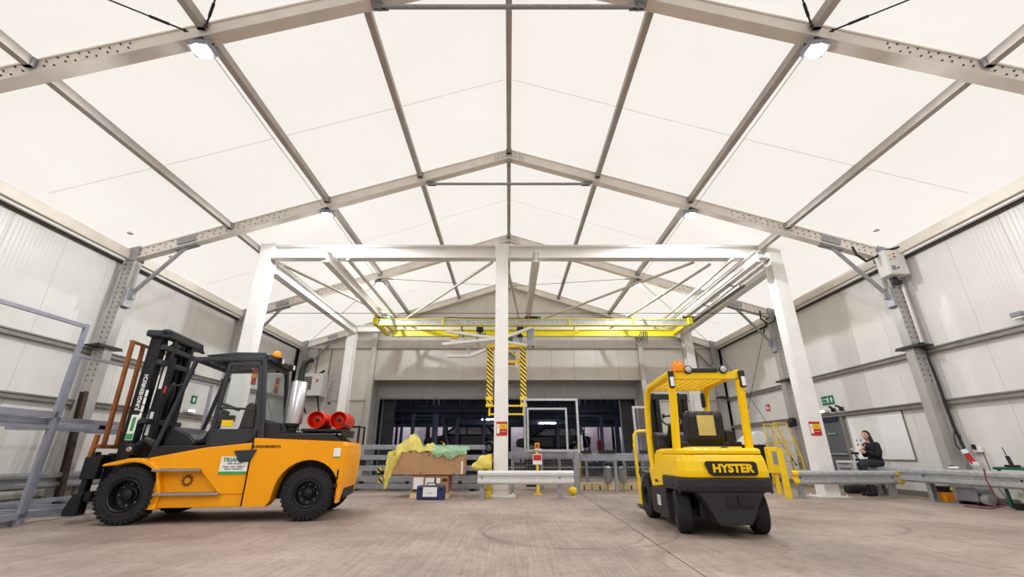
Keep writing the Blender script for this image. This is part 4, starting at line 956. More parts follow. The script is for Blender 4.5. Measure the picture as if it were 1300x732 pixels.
# seat, mast, dash
se = MB().prism([(0.62, 1.07), (1.1, 1.07), (1.12, 1.2), (0.8, 1.24), (0.72, 1.55), (0.62, 1.6), (0.54, 1.55), (0.55, 1.2)], -0.27, 0.27, 'xz').build('seat', M_BLKP, Hy, 0.05)
MB().box(0.525, 0.54, -0.12, 0.12, 1.24, 1.52).build('seat_label', M_PLATE, se); MB().box(0.6, 1.0, -0.42, -0.28, 1.07, 1.32).build('arm_console', M_BLKP, Hy, 0.03)
MB().box(0.6, 0.75, -0.5, 0.4, 1.07, 1.16).build('seat_base', M_BLKP, Hy, 0.02)
MB().prism([(1.55, 0.62), (1.95, 0.62), (1.95, 1.0), (1.85, 1.35), (1.7, 1.3)], -0.4, 0.44, 'xz').build('dashboard', M_BLKP, Hy, 0.03)
scx = MB().bar((1.7, 0.22, 1.1), (1.45, 0.22, 1.45), 0.09, 0.09).build('steering_column', M_BLKP, Hy, 0.02)
swd = V((-0.6, 0, 0.8)).normalized(); swa = V((0, 1, 0)); swb = swd.cross(swa)
MB().path([V((1.42, 0.22, 1.5)) + swa * (0.15 * math.cos(2*PI*i/18)) + swb * (0.15 * math.sin(2*PI*i/18)) for i in range(19)], 0.015, 7).build('steering_wheel', M_BLKP, Hy, smooth=True)
MB().ball((1.42, 0.34, 1.58), 0.03, 0.03, 0.035, 8, 6).build('spinner_knob', M_BLKP, Hy)
for s in (1, -1):
    mo = MB().box(2.22, 2.4, *sorted((s * 0.27, s * 0.36)), 0.15, 2.02); mo.build('mast_rail', M_BLKM, Hy, 0.01, seg=1)
    MB().box(2.32, 2.48, *sorted((s * 0.2, s * 0.26)), 0.2, 2.06).build('inner_mast_rail', M_BLKM, Hy)
    MB().tube((2.2, s * 0.2, 0.4), (2.2, s * 0.2, 1.95), 0.04, 10).build('lift_cylinder', M_BLKM, Hy, smooth=True)
    fk = MB().box(2.5, 2.55, *sorted((s * 0.32, s * 0.44)), 0.05, 0.6); fk.prism([(2.5, 0.02), (3.7, 0.03), (3.7, 0.045), (2.56, 0.075), (2.5, 0.12)], *sorted((s * 0.32, s * 0.44)), 'xz'); fk.build('fork', M_BLKM, Hy)
for z in (1.98, 1.2, 0.3): MB().box(2.19, 2.24, -0.36, 0.36, z - 0.05, z + 0.05).build('mast_crossbar', M_BLKM, Hy)
MB().box(2.44, 2.5, -0.5, 0.5, 0.5, 0.6).build('carriage', M_BLKM, Hy); MB().box(2.44, 2.5, -0.5, 0.5, 0.12, 0.2).build('carriage', M_BLKM, Hy)
MB().box(1.5, 1.58, -0.42, -0.36, 1.72, 1.96).build('mirror', M_BLKP, Hy, 0.02)
MB().box(0.9, 2.2, -0.42, 0.42, 0.2, 0.62).build('chassis', M_BLKM, Hy)
MB().prism([(1.68, 0.62), (1.75, 0.7), (2.3, 0.72), (2.36, 0.66), (2.3, 0.68), (1.8, 0.66)], 0.42, 0.64, 'xz').build('front_fender', M_BLKP, Hy); MB().prism([(1.68, 0.62), (1.75, 0.7), (2.3, 0.72), (2.36, 0.66), (2.3, 0.68), (1.8, 0.66)], -0.64, -0.42, 'xz').build('front_fender', M_BLKP, Hy)
# ---------------------------------------------------------------- crash barriers (W-beam rails)
def wprof(d=0.08):
    return [(0.0, -0.155), (-d * .35, -0.15), (-d, -0.11), (-d, -0.06), (-d * .15, -0.02), (-d * .15, 0.02), (-d, 0.06), (-d, 0.11), (-d * .35, 0.15), (0.0, 0.155)]
def barrier(name, label, org, rotz, length, zc, posts, m=M_GALVL, yellow=None, ends=()):
    """rail along local x, bulging towards local -y, posts behind"""
    t = thing(name, label, 'barrier', org, rotz)
    p = wprof(); th = 0.006
    outer = [(a, b + zc) for a, b in p]; inner = [(a + th, b + zc) for a, b in p][::-1]
    MB().prism([(a, b) for a, b in outer + inner], 0.0, length, 'yz').build('rail', m, t)
    for x in posts:
        q = MB().box(x - 0.05, x + 0.05, 0.02, 0.03, 0.02, zc + 0.13); q.box(x - 0.05, x - 0.042, 0.03, 0.13, 0.02, zc + 0.13); q.box(x - 0.05, x + 0.05, 0.13, 0.14, 0.02, zc + 0.13); q.box(x - 0.1, x + 0.1, -0.02, 0.2, 0, 0.02)
        q.build('post', M_GALV, t)
        for dz in (-0.0,):
            MB().lathe([(0.018, 0), (0.016, 0.012)], (x, -0.018, zc + dz), (0, -1, 0), 8).build('bolt', M_BOLT, t)
    for x in ends:
        e = [(a - 0.004, b + zc) for a, b in p]; f_ = [(a + 0.012, b + zc) for a, b in p][::-1]
        k = MB().prism(e + f_, x, x + 0.14, 'yz')
        k.build('yellow_end', M_SAFE, t)
    return t
barrier('crash_barrier', 'short white galvanised crash barrier in front of the middle gantry column', (-0.74, 11.2, 0), 0, 2.28, 0.46, (0.1, 1.95), mat('pale_galv', (222, 222, 220), 0.4, 0.2, 0.08, 5))
barrier('crash_barrier', 'grey crash barrier with yellow ends in front of the seated person', (6.78, 11.3, 0), 0, 2.62, 0.46, (0.2, 2.4), M_GALVL, ends=(0.0, 2.48))
barrier('crash_barrier', 'long grey crash barrier along the wall with the whiteboard', (9.35, 12.5, 0), -PI / 2, 7.5, 0.53, (0.5, 1.9, 3.9, 5.9), M_GALVL)
barrier('crash_barrier', 'long grey crash barrier along the wall behind the steel stillages', (-9.5, 3.0, 0), PI / 2, 14.5, 0.48, (1, 3, 5, 7, 9, 11, 13), M_GALV)
tag(MB().box(-0.07, 0.07, -0.03, 0.03, 0, 1.1).build('yellow_post', M_SAFE, bevel=0.01), 'yellow flat steel post at the end of the yellow-ended barrier', 'post').location = (6.62, 11.3, 0)
yb = thing('yellow_pedestal', 'yellow box pedestal behind the yellow flat steel post', 'pedestal', (7.16, 12.6, 0))
MB().box(-0.04, 0.04, -0.04, 0.04, 0, 0.5).build('leg', M_SAFE, yb); MB().box(-0.14, 0.14, -0.1, 0.1, 0.5, 1.16).build('housing', M_SAFE, yb, 0.02); MB().box(-0.06, 0.08, -0.106, -0.1, 0.72, 1.05).build('panel', M_GREYP, yb)
for x in (-0.08, 0.06): MB().tube((x, 0, 1.16), (x, 0, 1.32), 0.01, 6).build('aerial', M_GREYP, yb)

# ---------------------------------------------------------------- steel stillages on the rack side
M_STIL = mat('stillage_grey', (158, 160, 172), 0.45, 0.25, 0.12, 5)
def stillage(label, org, L, W, H, group):
    t = thing('steel_stillage', label, 'stillage', org, 0, group)
    s = 0.058
    for x in (0, -W):
        MB().box(x - s/2, x + s/2, 0, L, 0.09, 0.17).build('base_beam', M_STIL, t)
        if x == 0: MB().box(x - 0.025, x + 0.025, s, L - s, H - 0.06, H - 0.01).build('top_rail', M_STIL, t)
    for y in (s/2, L * 0.33, L * 0.66, L - s/2): MB().box(-W + s/2, -s/2, y - s/2, y + s/2, 0.1, 0.16).build('cross_beam', M_STIL, t)
    for x in (0, -W):
        for y in (s/2, L - s/2):
            MB().box(x - s/2, x + s/2, y - s/2, y + s/2, 0.0, H).build('post', M_STIL, t)
    for y in (L * 0.28, L * 0.72):
        k = MB(); k.box(-W + 0.05, -0.05, y - 0.12, y + 0.12, 0.0, 0.012); k.box(-W + 0.05, -0.05, y - 0.12, y + 0.12, 0.078, 0.09); k.box(-W + 0.05, -0.05, y - 0.12, y - 0.108, 0, 0.09); k.box(-W + 0.05, -0.05, y + 0.108, y + 0.12, 0, 0.09)
        k.build('fork_pocket', M_STIL, t)
    # end pocket seen as a dark square tube mouth
    for x in (-0.2, -W + 0.2):
        k = MB(); k.box(x - 0.1, x + 0.1, L - 0.9, L + 0.02, 0.0, 0.01); k.box(x - 0.1, x + 0.1, L - 0.9, L + 0.02, 0.075, 0.085); k.box(x - 0.1, x - 0.09, L - 0.9, L + 0.02, 0, 0.085); k.box(x + 0.09, x + 0.1, L - 0.9, L + 0.02, 0, 0.085); k.build('runner', M_STIL, t)
    return t
st1 = stillage('grey tubular steel stillage on the floor, carrying another stillage of its length', (-7.2, 3.5, 0), 3.65, 2.0, 1.42, 'steel stillages')
dup(st1, (-7.2, 3.5, 1.42), 0, 'tall upper grey tubular stillage, its top rail bare against the wall').scale = (1, 1, 1.15)
st2 = stillage('grey steel stillage standing on the floor beside the forklift mast', (-7.35, 7.3, 0), 3.6, 1.8, 1.4, 'steel stillages')
dup(st2, (-7.35, 7.3, 1.4), 0, 'low grey stillage on top, behind the brown forklift backrest').scale = (1, 1, 0.85)
for i, (y, zz) in enumerate(((8.0, 0.0), (8.25, 0.0), (8.5, 0.0))):
    o = MB().box(-0.07, 0.07, -0.1, 0.1, 0, 0.42).build('timber_block', mat('grey_timber', (150, 140, 128), 0.85, 0, 0.2, 6), bevel=0.006); o.location = (-9.75, y + 2.2, zz)
    tag(o, 'upright weathered timber block in a row below the wall barrier', 'block', 'timber blocks below the barrier')
pal = thing('wooden_pallet', 'dark wooden pallet lying on the floor under the wall barrier', 'pallet', (-9.72, 9.0, 0))
for y in (-0.5, 0, 0.5): MB().box(-0.35, 0.35, y - 0.05, y + 0.05, 0, 0.1).build('bearer', M_CARD2, pal)
for x in (-0.3, -0.1, 0.1, 0.3): MB().box(x - 0.07, x + 0.07, -0.55, 0.55, 0.1, 0.12).build('board', mat('dark_timber', (84, 66, 50), 0.85, 0, 0.3, 8), pal)
o = MB().ibeam((0, 0, 0), (-0.22, 0, 2.3), 0.1, 0.12, 0.015, 0.015, (1, 0, 0)).build('steel_offcut', mat('old_steel', (70, 56, 50), 0.7, 0.3, 0.3, 10)); o.location = (-9.36, 9.95, 0.0); tag(o, 'dark rusty steel beam leaning against the portal column', 'beam')

# ---------------------------------------------------------------- cardboard, films, tool case
lb = thing('cardboard_box', 'small brown cardboard box with white shipping labels under the long carton', 'box', (-1.92, 11.85, 0))
MB().box(-0.43, 0.45, -0.35, 0.4, 0.1, 0.5).build('carton', M_CARD2, lb, 0.006, seg=1)
for (x, z, w, h_) in ((-0.28, 0.32, 0.24, 0.26), (0.02, 0.33, 0.26, 0.22), (0.18, 0.38, 0.14, 0.12)): MB().box(x - w/2, x + w/2, -0.356, -0.351, z - h_/2, z + h_/2).build('shipping_label', M_WHT, lb)
MB().box(0.3, 0.42, -0.355, -0.351, 0.36, 0.42).build('stamp', M_BLKP, lb); MB().box(-0.4, -0.3, -0.355, -0.351, 0.14, 0.18).build('stamp', M_BLKP, lb)
for y in (-0.3, 0.02, 0.33): MB().box(-0.46, 0.46, y - 0.05, y + 0.05, 0, 0.08).build('pallet_runner', M_TIMB, lb)
MB().box(-0.46, 0.46, -0.36, 0.4, 0.08, 0.1).build('pallet_deck', M_TIMB, lb)
bc = thing('long_carton', 'long open brown cardboard carton draped with yellow and green film', 'carton', (-2.0, 11.9, 0.5))
w = 0.012
for (a, b, c, d) in ((-0.88, 0.88, -0.42, -0.42 + w), (-0.88, 0.88, 0.42 - w, 0.42), (-0.88, -0.88 + w, -0.41, 0.41), (0.88 - w, 0.88, -0.41, 0.41)): MB().box(a, b, c, d, 0, 0.52).build('side', M_CARD, bc)
MB().box(-0.88, 0.88, -0.42, 0.42, 0.0, 0.012).build('bottom', M_CARD, bc); MB().box(-0.8, 0.8, -0.4, 0.4, 0.3, 0.31).build('liner', M_CARD2, bc)
for x in (-0.74, 0.02, 0.72): 
    MB().box(x - 0.03, x + 0.03, -0.426, -0.42, 0.44, 0.52).build('tape', M_TAPE, bc)
for x in (-0.16, 0.66): MB().box(x - 0.03, x + 0.03, -0.426, -0.42, 0.0, 0.06).build('tape', M_TAPE, bc)
MB().box(0.83, 0.87, -0.426, -0.42, 0.03, 0.32).build('printed_strip', M_WHT, bc)
from mathutils import noise as mnoise
def crumple(p, amp, f=3.0, seed=0.0):
    n = mnoise.noise_vector(V(p) * f + V((seed, seed * 2, seed * 3))); n2 = mnoise.noise_vector(V(p) * f * 2.7 + V((seed + 9, 1, 4)))
    return (p[0] + n.x * amp + n2.x * amp * .5, p[1] + n.y * amp + n2.y * amp * .5, p[2] + n.z * amp + n2.z * amp * .5)
# yellow film: mound on the carton plus a tail hanging over the corner
def ymound(a, b):
    x = -0.90 + a * 1.1; y = -0.455 + b * 0.8
    env = math.sin(PI * b) ** 0.6 if 0 < b < 1 else 0
    hgt = 0.03 + env * (0.42 * math.exp(-((a - 0.40) / 0.2) ** 2) + 0.2 * math.exp(-((a - 0.85) / 0.09) ** 2) + 0.12 * math.exp(-((a - 0.12) / 0.15) ** 2))
    if a < 0.04 or a > 0.97: hgt = 0.0
    return crumple((x, y, 0.51 + hgt), 0.075, 5.0, 1.0)
def ytail(a, b):
    x = -0.97 + a * 0.34 * (1 - 0.85 * b) - 0.12 * b + 0.07 * b * b; z = 0.56 - b * 0.88; y = -0.475 - 0.05 * math.sin(a * 9 + b * 4) - 0.03 * b
    return crumple((x, y, z), 0.045, 6.0, 5.0)
yf = MB(); yf.grid(ymound, 40, 28)
yfo = yf.build('yellow_film', M_FILMY, smooth=True); yfo.location = (-2.0, 11.9, 0.5); tag(yfo, 'crumpled translucent yellow plastic film heaped on the long carton', 'plastic film')
MB().grid(ytail, 14, 28).build('hanging_tail', M_FILMY, yfo, smooth=True)
def gfilm(a, b):
    x = 0.1 + a * 0.86; t_ = b; 
    if t_ < 0.35: y, z = -0.475 - 0.012 * math.sin(a * 20), 0.56 - (0.35 - t_) / 0.35 * (0.08 + 0.13 * math.sin(PI * a) * (0.6 + 0.4 * math.sin(a * 14)))
    else: u = (t_ - 0.35) / 0.65; y, z = -0.47 + u * 0.84, 0.57 + 0.1 * math.sin(PI * u)
    return crumple((x, y, z), 0.045, 7.0, 12.0)
gf = MB().grid(gfilm, 36, 24).build('green_film', M_FILMG, smooth=True); gf.location = (-2.0, 11.9, 0.5); tag(gf, 'pale green plastic film lying over the rim of the long carton', 'plastic film')
cs = thing('tool_case', 'navy blue tool case with a white paper label on the floor', 'case', (-1.8, 11.05, 0))
MB().box(-0.32, 0.32, -0.12, 0.12, 0.0, 0.3).build('shell', M_BLUE, cs, 0.03); MB().box(-0.323, 0.323, -0.004, 0.004, 0.02, 0.285).build('lid_seam', M_BLKP, cs)
hn = MB().path([(-0.1, 0, 0.3), (-0.09, 0, 0.35), (0.09, 0, 0.35), (0.1, 0, 0.3)], 0.014, 8).build('handle', M_BLKP, cs, smooth=True)
MB().box(-0.17, 0.15, -0.126, -0.12, 0.07, 0.27).build('paper_label', M_WHT, cs); MB().box(-0.08, 0.06, -0.1275, -0.126, 0.14, 0.15).build('label_print', M_GREYP, cs)
for x in (-0.24, 0.24): MB().box(x - 0.03, x + 0.03, -0.128, -0.12, 0.2, 0.26).build('latch', M_BLKP, cs)
# yellow sack hooked beside the middle gantry column
def sack(a, b):
    t = a * 2 * PI; z = 0.96 - b * 0.34
    r = (0.04 + 0.14 * min(1, b * 1.6) ** 0.7) * (1 if b < 0.85 else 1 - (b - 0.85) * 4)
    return crumple((r * math.cos(t) * 1.35 - 0.14 * b, r * 0.55 * math.sin(t), z), 0.045, 7, 20)
sk = MB().grid(sack, 20, 14).build('yellow_sack', M_FILMY, smooth=True); sk.location = (-0.56, 11.45, 0.0); tag(sk, 'yellow plastic sack hooked beside the middle gantry column above the barrier', 'sack')
MB().box(0.03, 0.14, 0.02, 0.08, 0, 0.98).build('yellow_board', M_SAFE, sk, 0.01); 

# ---------------------------------------------------------------- stack of long steel frames
for k, z in enumerate((0.06, 0.26, 0.53, 0.82, 1.1)):
    t = thing('long_steel_frame', ['grey long steel frame lying lowest on the floor of the pile', 'grey long steel frame second from the floor in the pile', 'grey long steel frame in the middle of the pile', 'grey long steel frame second from the top of the pile', 'grey long steel frame topmost of the pile behind the carton'][k], 'steel frame', (-2.75 + 0.06 * (k % 2), 13.4, z), 0, 'pile of long steel frames')
    for y in (-0.0, 0.75): MB().box(-1.95, 2.02, y, y + 0.09, 0, 0.13).build('long_beam', M_GREYP, t, 0.006, seg=1)
    for x in (-1.8, -0.6, 0.6, 1.8): MB().box(x - 0.04, x + 0.04, 0.09, 0.75, 0.01, 0.11).build('cross_member', M_GREYP, t)
    if k:
        for x in (-1.5, -0.2, 1.3):
            MB().box(x - 0.05, x + 0.05, 0.0, 0.09, -(0.07 if k == 1 else 0.14 if k < 3 else 0.15), 0.0).build('spacer', [M_BLKM, M_GALVL, M_BLKM, M_GREYP][k - 1], t)
    else:
        for x in (-1.7, 1.7): MB().box(x - 0.05, x + 0.05, 0, 0.84, -0.06, 0).build('skid', M_BLKM, t)
    if k in (1, 2): 
        h_ = MB().box(-0.05, 0.05, -0.012, -0.002, -0.05, 0.1).build('hazard_tag', M_HAZ, t); h_.location = (-0.95, 0, 0)
    if k == 4: MB().box(0.75, 0.8, 0.5, 0.55, 0.0, 0.2).build('marker_post', M_SAFE, t)

# ---------------------------------------------------------------- transfer platform and guard frames
pf = thing('transfer_platform', 'grey steel transfer platform with mesh guard behind the short barrier', 'platform', (0, 12.6, 0))
MB().box(0.0, 1.78, 0.0, 0.12, 0.86, 1.04).build('edge_beam', M_GREYP, pf, 0.008, seg=1); MB().box(1.98, 4.3, 0.3, 0.42, 0.80, 1.0).build('edge_beam', M_GREYP, pf, 0.008, seg=1)
MB().box(0.0, 4.3, 1.5, 1.62, 0.84, 1.0).build('edge_beam', M_GREYP, pf)
for x in (0.06, 1.0, 2.4, 3.4, 4.24): MB().box(x - 0.05, x + 0.05, 0.42, 1.5, 0.86, 0.96).build('cross_beam', M_GREYP, pf)
MB().box(1.75, 1.9, 0.0, 0.15, 0, 1.06).build('main_post', M_GREYP, pf, 0.008, seg=1); MB().box(1.68, 1.97, -0.06, 0.2, 0, 0.02).build('post_foot', M_GREYP, pf)
for (x, y) in ((0.1, 0.05), (1.0, 1.55), (2.35, 1.55), (2.95, 0.36), (3.5, 1.55), (4.2, 0.36), (0.1, 1.55), (1.45, 0.8)): MB().box(x - 0.04, x + 0.04, y - 0.04, y + 0.04, 0, 0.86).build('leg', M_GREYP, pf)
for z in (0.3, 0.6): MB().box(0.0, 4.3, 1.55, 1.6, z - 0.02, z + 0.02).build('tie_rail', M_GREYP, pf)
for (x, w_) in ((1.35, 0.5), (2.55, 0.45), (3.6, 0.4)):
    MB().box(x, x + w_, 0.5, 0.9, 0.96, 1.08).build('fixture_block', M_GREYP, pf, 0.01, seg=1)
for (x) in (2.08, 2.5, 2.75, 3.65): MB().box(x, x + 0.22, 0.26, 0.42, 1.0, 1.08).build('clamp_block', M_BLKM, pf)
ms = MB()
for i in range(24): ms.bar((0.08 + i * 0.07, -0.02, 0.28), (0.08 + i * 0.07, -0.02, 0.92), 0.006, 0.006)
for i in range(10): ms.bar((0.06, -0.02, 0.28 + i * 0.07), (1.72, -0.02, 0.28 + i * 0.07), 0.006, 0.006)
ms.build('wire_mesh', M_GIRT, pf)['kind'] = 'stuff'
ms = MB()
for i in range(22): ms.bar((2.05 + i * 0.1, 1.66, 0.1), (2.05 + i * 0.1, 1.66, 0.82), 0.006, 0.006)
for i in range(8): ms.bar((2.0, 1.66, 0.12 + i * 0.1), (4.25, 1.66, 0.12 + i * 0.1), 0.006, 0.006)
ms.build('wire_mesh', M_GIRT, pf)['kind'] = 'stuff'
mach = MB().box(0.5, 0.8, 1.0, 1.3, 0.1, 0.7); mach.box(0.62, 0.68, 1.1, 1.2, 0.7, 0.86); mach.build('drive_unit', M_BLKM, pf, 0.02)
for (x, y) in ((2.9, 1.2), (3.3, 1.0)): MB().lathe([(0.1, 0), (0.12, 0.05), (0.12, 0.4), (0.06, 0.45)], (x, y, 0.2), (0, 0, 1), 12).build('cylinder_unit', M_GALV, pf, smooth=True)
def guard(label, org, x0, x1, z0, z1, s=0.05, right=True, left=True):
    t = thing('guard_frame', label, 'frame', org)
    if left: MB().box(x0, x0 + s, 0, s, z0, z1).build('upright', M_GALVL, t)
    if right: MB().box(x1 - s, x1, 0, s, z0, z1).build('upright', M_GALVL, t)
    MB().box(x0 + (s if left else 0), x1 - (s if right else 0), 0.002, s - 0.002, z1 - s, z1).build('top_bar', M_GALVL, t)
    MB().box(x0 + s, x1 - s, 0.002, s - 0.002, z0 + 0.002, z0 + s).build('foot_bar', M_GALVL, t)
    return t
guard('tall grey square-tube guard frame standing on the platform', (0, 12.64, 1.04), 0.42, 1.96, 0, 1.42, 0.06)
guard('smaller grey guard frame set inside the tall one', (0, 12.5, 1.04), 0.5, 1.62, 0, 1.15, 0.05)
guard('grey guard frame on the platform beside the electric forklift mast', (0, 12.95, 1.0), 3.58, 4.25, 0, 1.28, 0.06)
tag(MB().box(-0.025, 0.025, -0.025, 0.025, 0, 0.42).build('grey_peg', M_GALVL), 'short grey upright peg on the platform between the guard frames', 'peg').location = (2.02, 12.72, 1.06)
for i, (x, lab) in enumerate(((2.2, 'yellow post behind the platform next to its main grey post'), (3.95, 'yellow post behind the platform next to the electric forklift'))):
    o = MB().box(-0.035, 0.035, -0.035, 0.035, 0, 1.3).build('safety_post', M_SAFE); o.location = (x, 14.5, 0); tag(o, lab, 'post', 'yellow posts behind the platform')
    MB().box(-0.09, 0.09, -0.09, 0.09, 0, 0.015).build('foot', M_SAFE, o)
es = thing('stop_button_post', 'yellow post with red emergency stop and red-and-white notice', 'sign post', (0.76, 12.42, 0))
MB().box(-0.03, 0.03, -0.03, 0.03, 0, 1.12).build('post', M_SAFE, es); MB().box(-0.1, 0.1, -0.1, 0.1, 0, 0.015).build('foot', M_SAFE, es)
MB().box(-0.06, 0.06, -0.08, 0.03, 1.12, 1.26).build('stop_box', M_SAFE, es); MB().lathe([(0.05, 0), (0.05, 0.03), (0.03, 0.04)], (0, -0.08, 1.19), (0, -1, 0), 12).build('stop_button', M_REDS, es)
MB().box(-0.12, 0.12, -0.05, -0.04, 0.72, 0.98).build('notice', M_WHT, es); MB().box(-0.105, 0.105, -0.055, -0.05, 0.82, 0.96).build('notice_red', M_REDS, es); MB().box(-0.08, 0.12, -0.09, -0.07, 1.08, 1.11).build('tray', M_WHT, es)
kb = thing('timber_kerb', 'pale timber kerb of end-to-end blocks behind the platform posts', 'kerb', (1.98, 13.85, 0))
for i in range(5): MB().box(i * 0.46, i * 0.46 + 0.44, 0, 0.12, 0.0, 0.2).build('block', M_TIMB, kb, 0.012, seg=1)
for i in range(5): MB().box(i * 0.46 + 0.2, i * 0.46 + 0.24, -0.008, 0.0, 0, 0.12).build('clip', M_BLKM, kb)
bb = MB().ball((0, 0, 0.1), 0.11, 0.1, 0.1, 14, 10).build('yellow_end_cap', M_SAFE, smooth=True); bb.location = (1.64, 12.2, 0); tag(bb, 'small round yellow cap on the floor beside the main platform post', 'cap')
hp = MB().path([(0, 0, 0), (-0.02, 0, 0.7), (-0.03, 0, 1.36), (0.02, 0, 1.43), (0.1, 0, 1.45), (0.55, 0, 1.45), (0.62, 0, 1.40), (0.64, 0, 0)], 0.032, 8).build('hoop_barrier', M_SAFE, smooth=True); hp.location = (2.74, 9.9, 0); tag(hp, 'yellow bent-tube hoop barrier beside the electric forklift', 'barrier')
o = MB().bar((0, 0, 0.015), (0.75, -0.45, 0.015), 0.05, 0.01).build('metal_strip', M_GALVL); o.location = (2.75, 11.7, -0.005); tag(o, 'loose shiny metal strip lying on the concrete near the forklift forks', 'strip')

# ---------------------------------------------------------------- wall fittings on the whiteboard side
d = MB().box(10.15, 10.199, 13.72, 14.82, 0.0, 2.12).build('door_1', M_DOOR); struct(d, 'grey fire exit door with push bar')
for (ya, yb, za, zb) in ((13.66, 13.76, 0.13, 2.2), (14.78, 14.88, 0.13, 2.2), (13.66, 14.88, 2.06, 2.17)): MB().box(10.1, 10.2 - .001, ya, yb, za, zb if zb < 2.19 else 2.06).build('door_frame', M_GIRT, d)
MB().tube((10.1, 13.8, 0.98), (10.1, 14.74, 0.98), 0.02, 8).build('push_bar', M_GALVL, d); MB().box(10.13, 10.15, 14.1, 14.5, 1.55, 1.6).build('push_notice', M_GRN, d)
text('Push bar to open', 0.05, M_WHT, d, (10.1285, 14.3, 1.575), (0, -1, 0), (0, 0, 1), ext=0.001)
MB().bar((10.1, 13.9, 1.98), (10.1, 14.75, 1.98), 0.04, 0.06).build('door_closer', M_BLUE, d)
wb_ = thing('whiteboard', 'large white wall board with small round magnets', 'whiteboard', (10.195, 12.6, 0.85))
MB().box(-0.03, 0.0, -0.98, 0.95, 0.0, 1.18).build('board', M_WHT, wb_); 
for (a, b, c_, d_) in ((-1.0, -0.98, -0.02, 1.2), (0.95, 0.97, -0.02, 1.2), (-0.98, 0.95, -0.02, 0.0), (-0.98, 0.95, 1.18, 1.2)): MB().box(-0.035, 0.0, a, b, c_, d_).build('edge_strip', M_GIRT, wb_)
for (y, z) in ((0.78, 0.5), (0.62, 0.5), (0.78, 0.38), (0.62, 0.38), (0.45, 0.62), (0.3, 0.6)): MB().lathe([(0.03, 0), (0.028, 0.012)], (-0.03, y, z), (-1, 0, 0), 10).build('magnet', M_GREYP, wb_)
ex = thing('exit_sign', 'green fire exit sign on the wall above the grey door', 'sign', (10.19, 14.18, 2.45))
MB().box(-0.015, 0, -0.27, 0.27, 0, 0.26).build('plate', M_GRN, ex)
text('Fire exit', 0.085, M_WHT, ex, (-0.0165, 0.15, 0.17), (0, -1, 0), (0, 0, 1), ext=0.001); text('Keep clear', 0.05, M_WHT, ex, (-0.0165, 0.15, 0.08), (0, -1, 0), (0, 0, 1), ext=0.001)
rm = MB().ball((-0.017, -0.03, 0.2), 0.002, 0.022, 0.022, 8, 6); rm.bar((-0.017, -0.03, 0.17), (-0.017, -0.02, 0.1), 0.003, 0.05, (0, 1, 0)); rm.bar((-0.017, -0.02, 0.1), (-0.017, 0.03, 0.05), 0.003, 0.02, (0, 1, 0)); rm.bar((-0.017, -0.02, 0.1), (-0.017, -0.06, 0.05), 0.003, 0.02, (0, 1, 0)); rm.build('running_figure', M_WHT, ex)
ar = MB().prism([(-0.24, 0.13), (-0.18, 0.22), (-0.12, 0.13), (-0.16, 0.13), (-0.16, 0.05), (-0.2, 0.05), (-0.2, 0.13)], -0.018, -0.015, 'yz').build('arrow', M_WHT, ex)
el = thing('emergency_light', 'small white emergency light over the fire exit door', 'light', (10.12, 14.4, 2.2)); MB().box(-0.06, 0.07, -0.16, 0.16, 0, 0.11).build('case', M_OFFW, el, 0.02); MB().box(-0.066, -0.06, -0.13, 0.13, 0.02, 0.09).build('diffuser', M_EMLAMP, el)
for (y, s) in ((13.95, 1), (13.6, -1)):
    cm = thing('wall_camera', 'small black ' + ('camera over the door next to the emergency light' if s > 0 else 'fixture above the corner of the white board'), 'camera', (10.1, y, 2.2)); MB().box(-0.04, 0.06, -0.03, 0.03, 0, 0.12).build('mount', M_BLKM, cm); MB().bar((-0.02, 0, 0.12), (-0.12, -0.04 * s, 0.16), 0.05, 0.05).build('head', M_BLKM, cm)
fs_ = thing('fire_sign', 'small red fire point sign on the wall beyond the gantry', 'sign', (10.19, 17.55, 2.55)); MB().box(-0.012, 0, -0.12, 0.12, 0, 0.24).build('plate', M_REDS, fs_); MB().box(-0.015, -0.012, 0.0, 0.06, 0.05, 0.18).build('extinguisher_pictogram', M_WHT, fs_); MB().box(-0.015, -0.012, -0.08, -0.03, 0.06, 0.14).build('flame_pictogram', M_WHT, fs_)
for (x, y, lab) in ((GX[1] + 0.02, 11.8 - 0.18, 'red and yellow warning sign on the middle gantry column'), (GX[2] - 0.06, 11.8 - 0.18, 'red and yellow warning sign on the gantry column by the door')):
    sg = thing('warning_sign', lab, 'sign', (x, y, 1.42)); MB().box(-0.14, 0.14, -0.012, -0.001, 0, 0.34).build('plate', M_REDS, sg)
    MB().box(-0.05, 0.13, -0.015, -0.012, 0.16, 0.28).build('yellow_field', M_SAFE, sg); MB().box(-0.13, -0.06, -0.015, -0.012, 0.05, 0.28).build('white_field', M_WHT, sg)
    tr_ = MB().prism([(-0.125, 0.19), (-0.065, 0.19), (-0.095, 0.25)], -0.017, -0.015, 'xz').build('hazard_triangle', M_SAFE, sg)
    text('Danger', 0.04, M_BLKP, sg, (0.04, -0.0155, 0.235), (1, 0, 0), (0, 0, 1), ext=0.001); text('Overhead', 0.03, M_BLKP, sg, (0.04, -0.0155, 0.19), (1, 0, 0), (0, 0, 1), ext=0.001)
    text('No access', 0.032, M_WHT, sg, (0.04, -0.0125, 0.1), (1, 0, 0), (0, 0, 1), ext=0.001)
cb = thing('drawer_cabinet', 'grey drawer cabinet beside the seated person in front of the door', 'cabinet', (9.78, 13.1, 0))
MB().box(-0.2, 0.28, -0.3, 0.55, 0.22, 0.8).build('body', M_OFFW, cb, 0.01)
for k in range(4): 
    dw = MB().box(-0.215, -0.2, -0.1, 0.52, 0.26 + k * 0.13, 0.37 + k * 0.13).build('drawer', M_GALVL, cb); MB().box(-0.235, -0.215, 0.0, 0.42, 0.33 + k * 0.13, 0.345 + k * 0.13).build('handle', M_BLKP, dw)
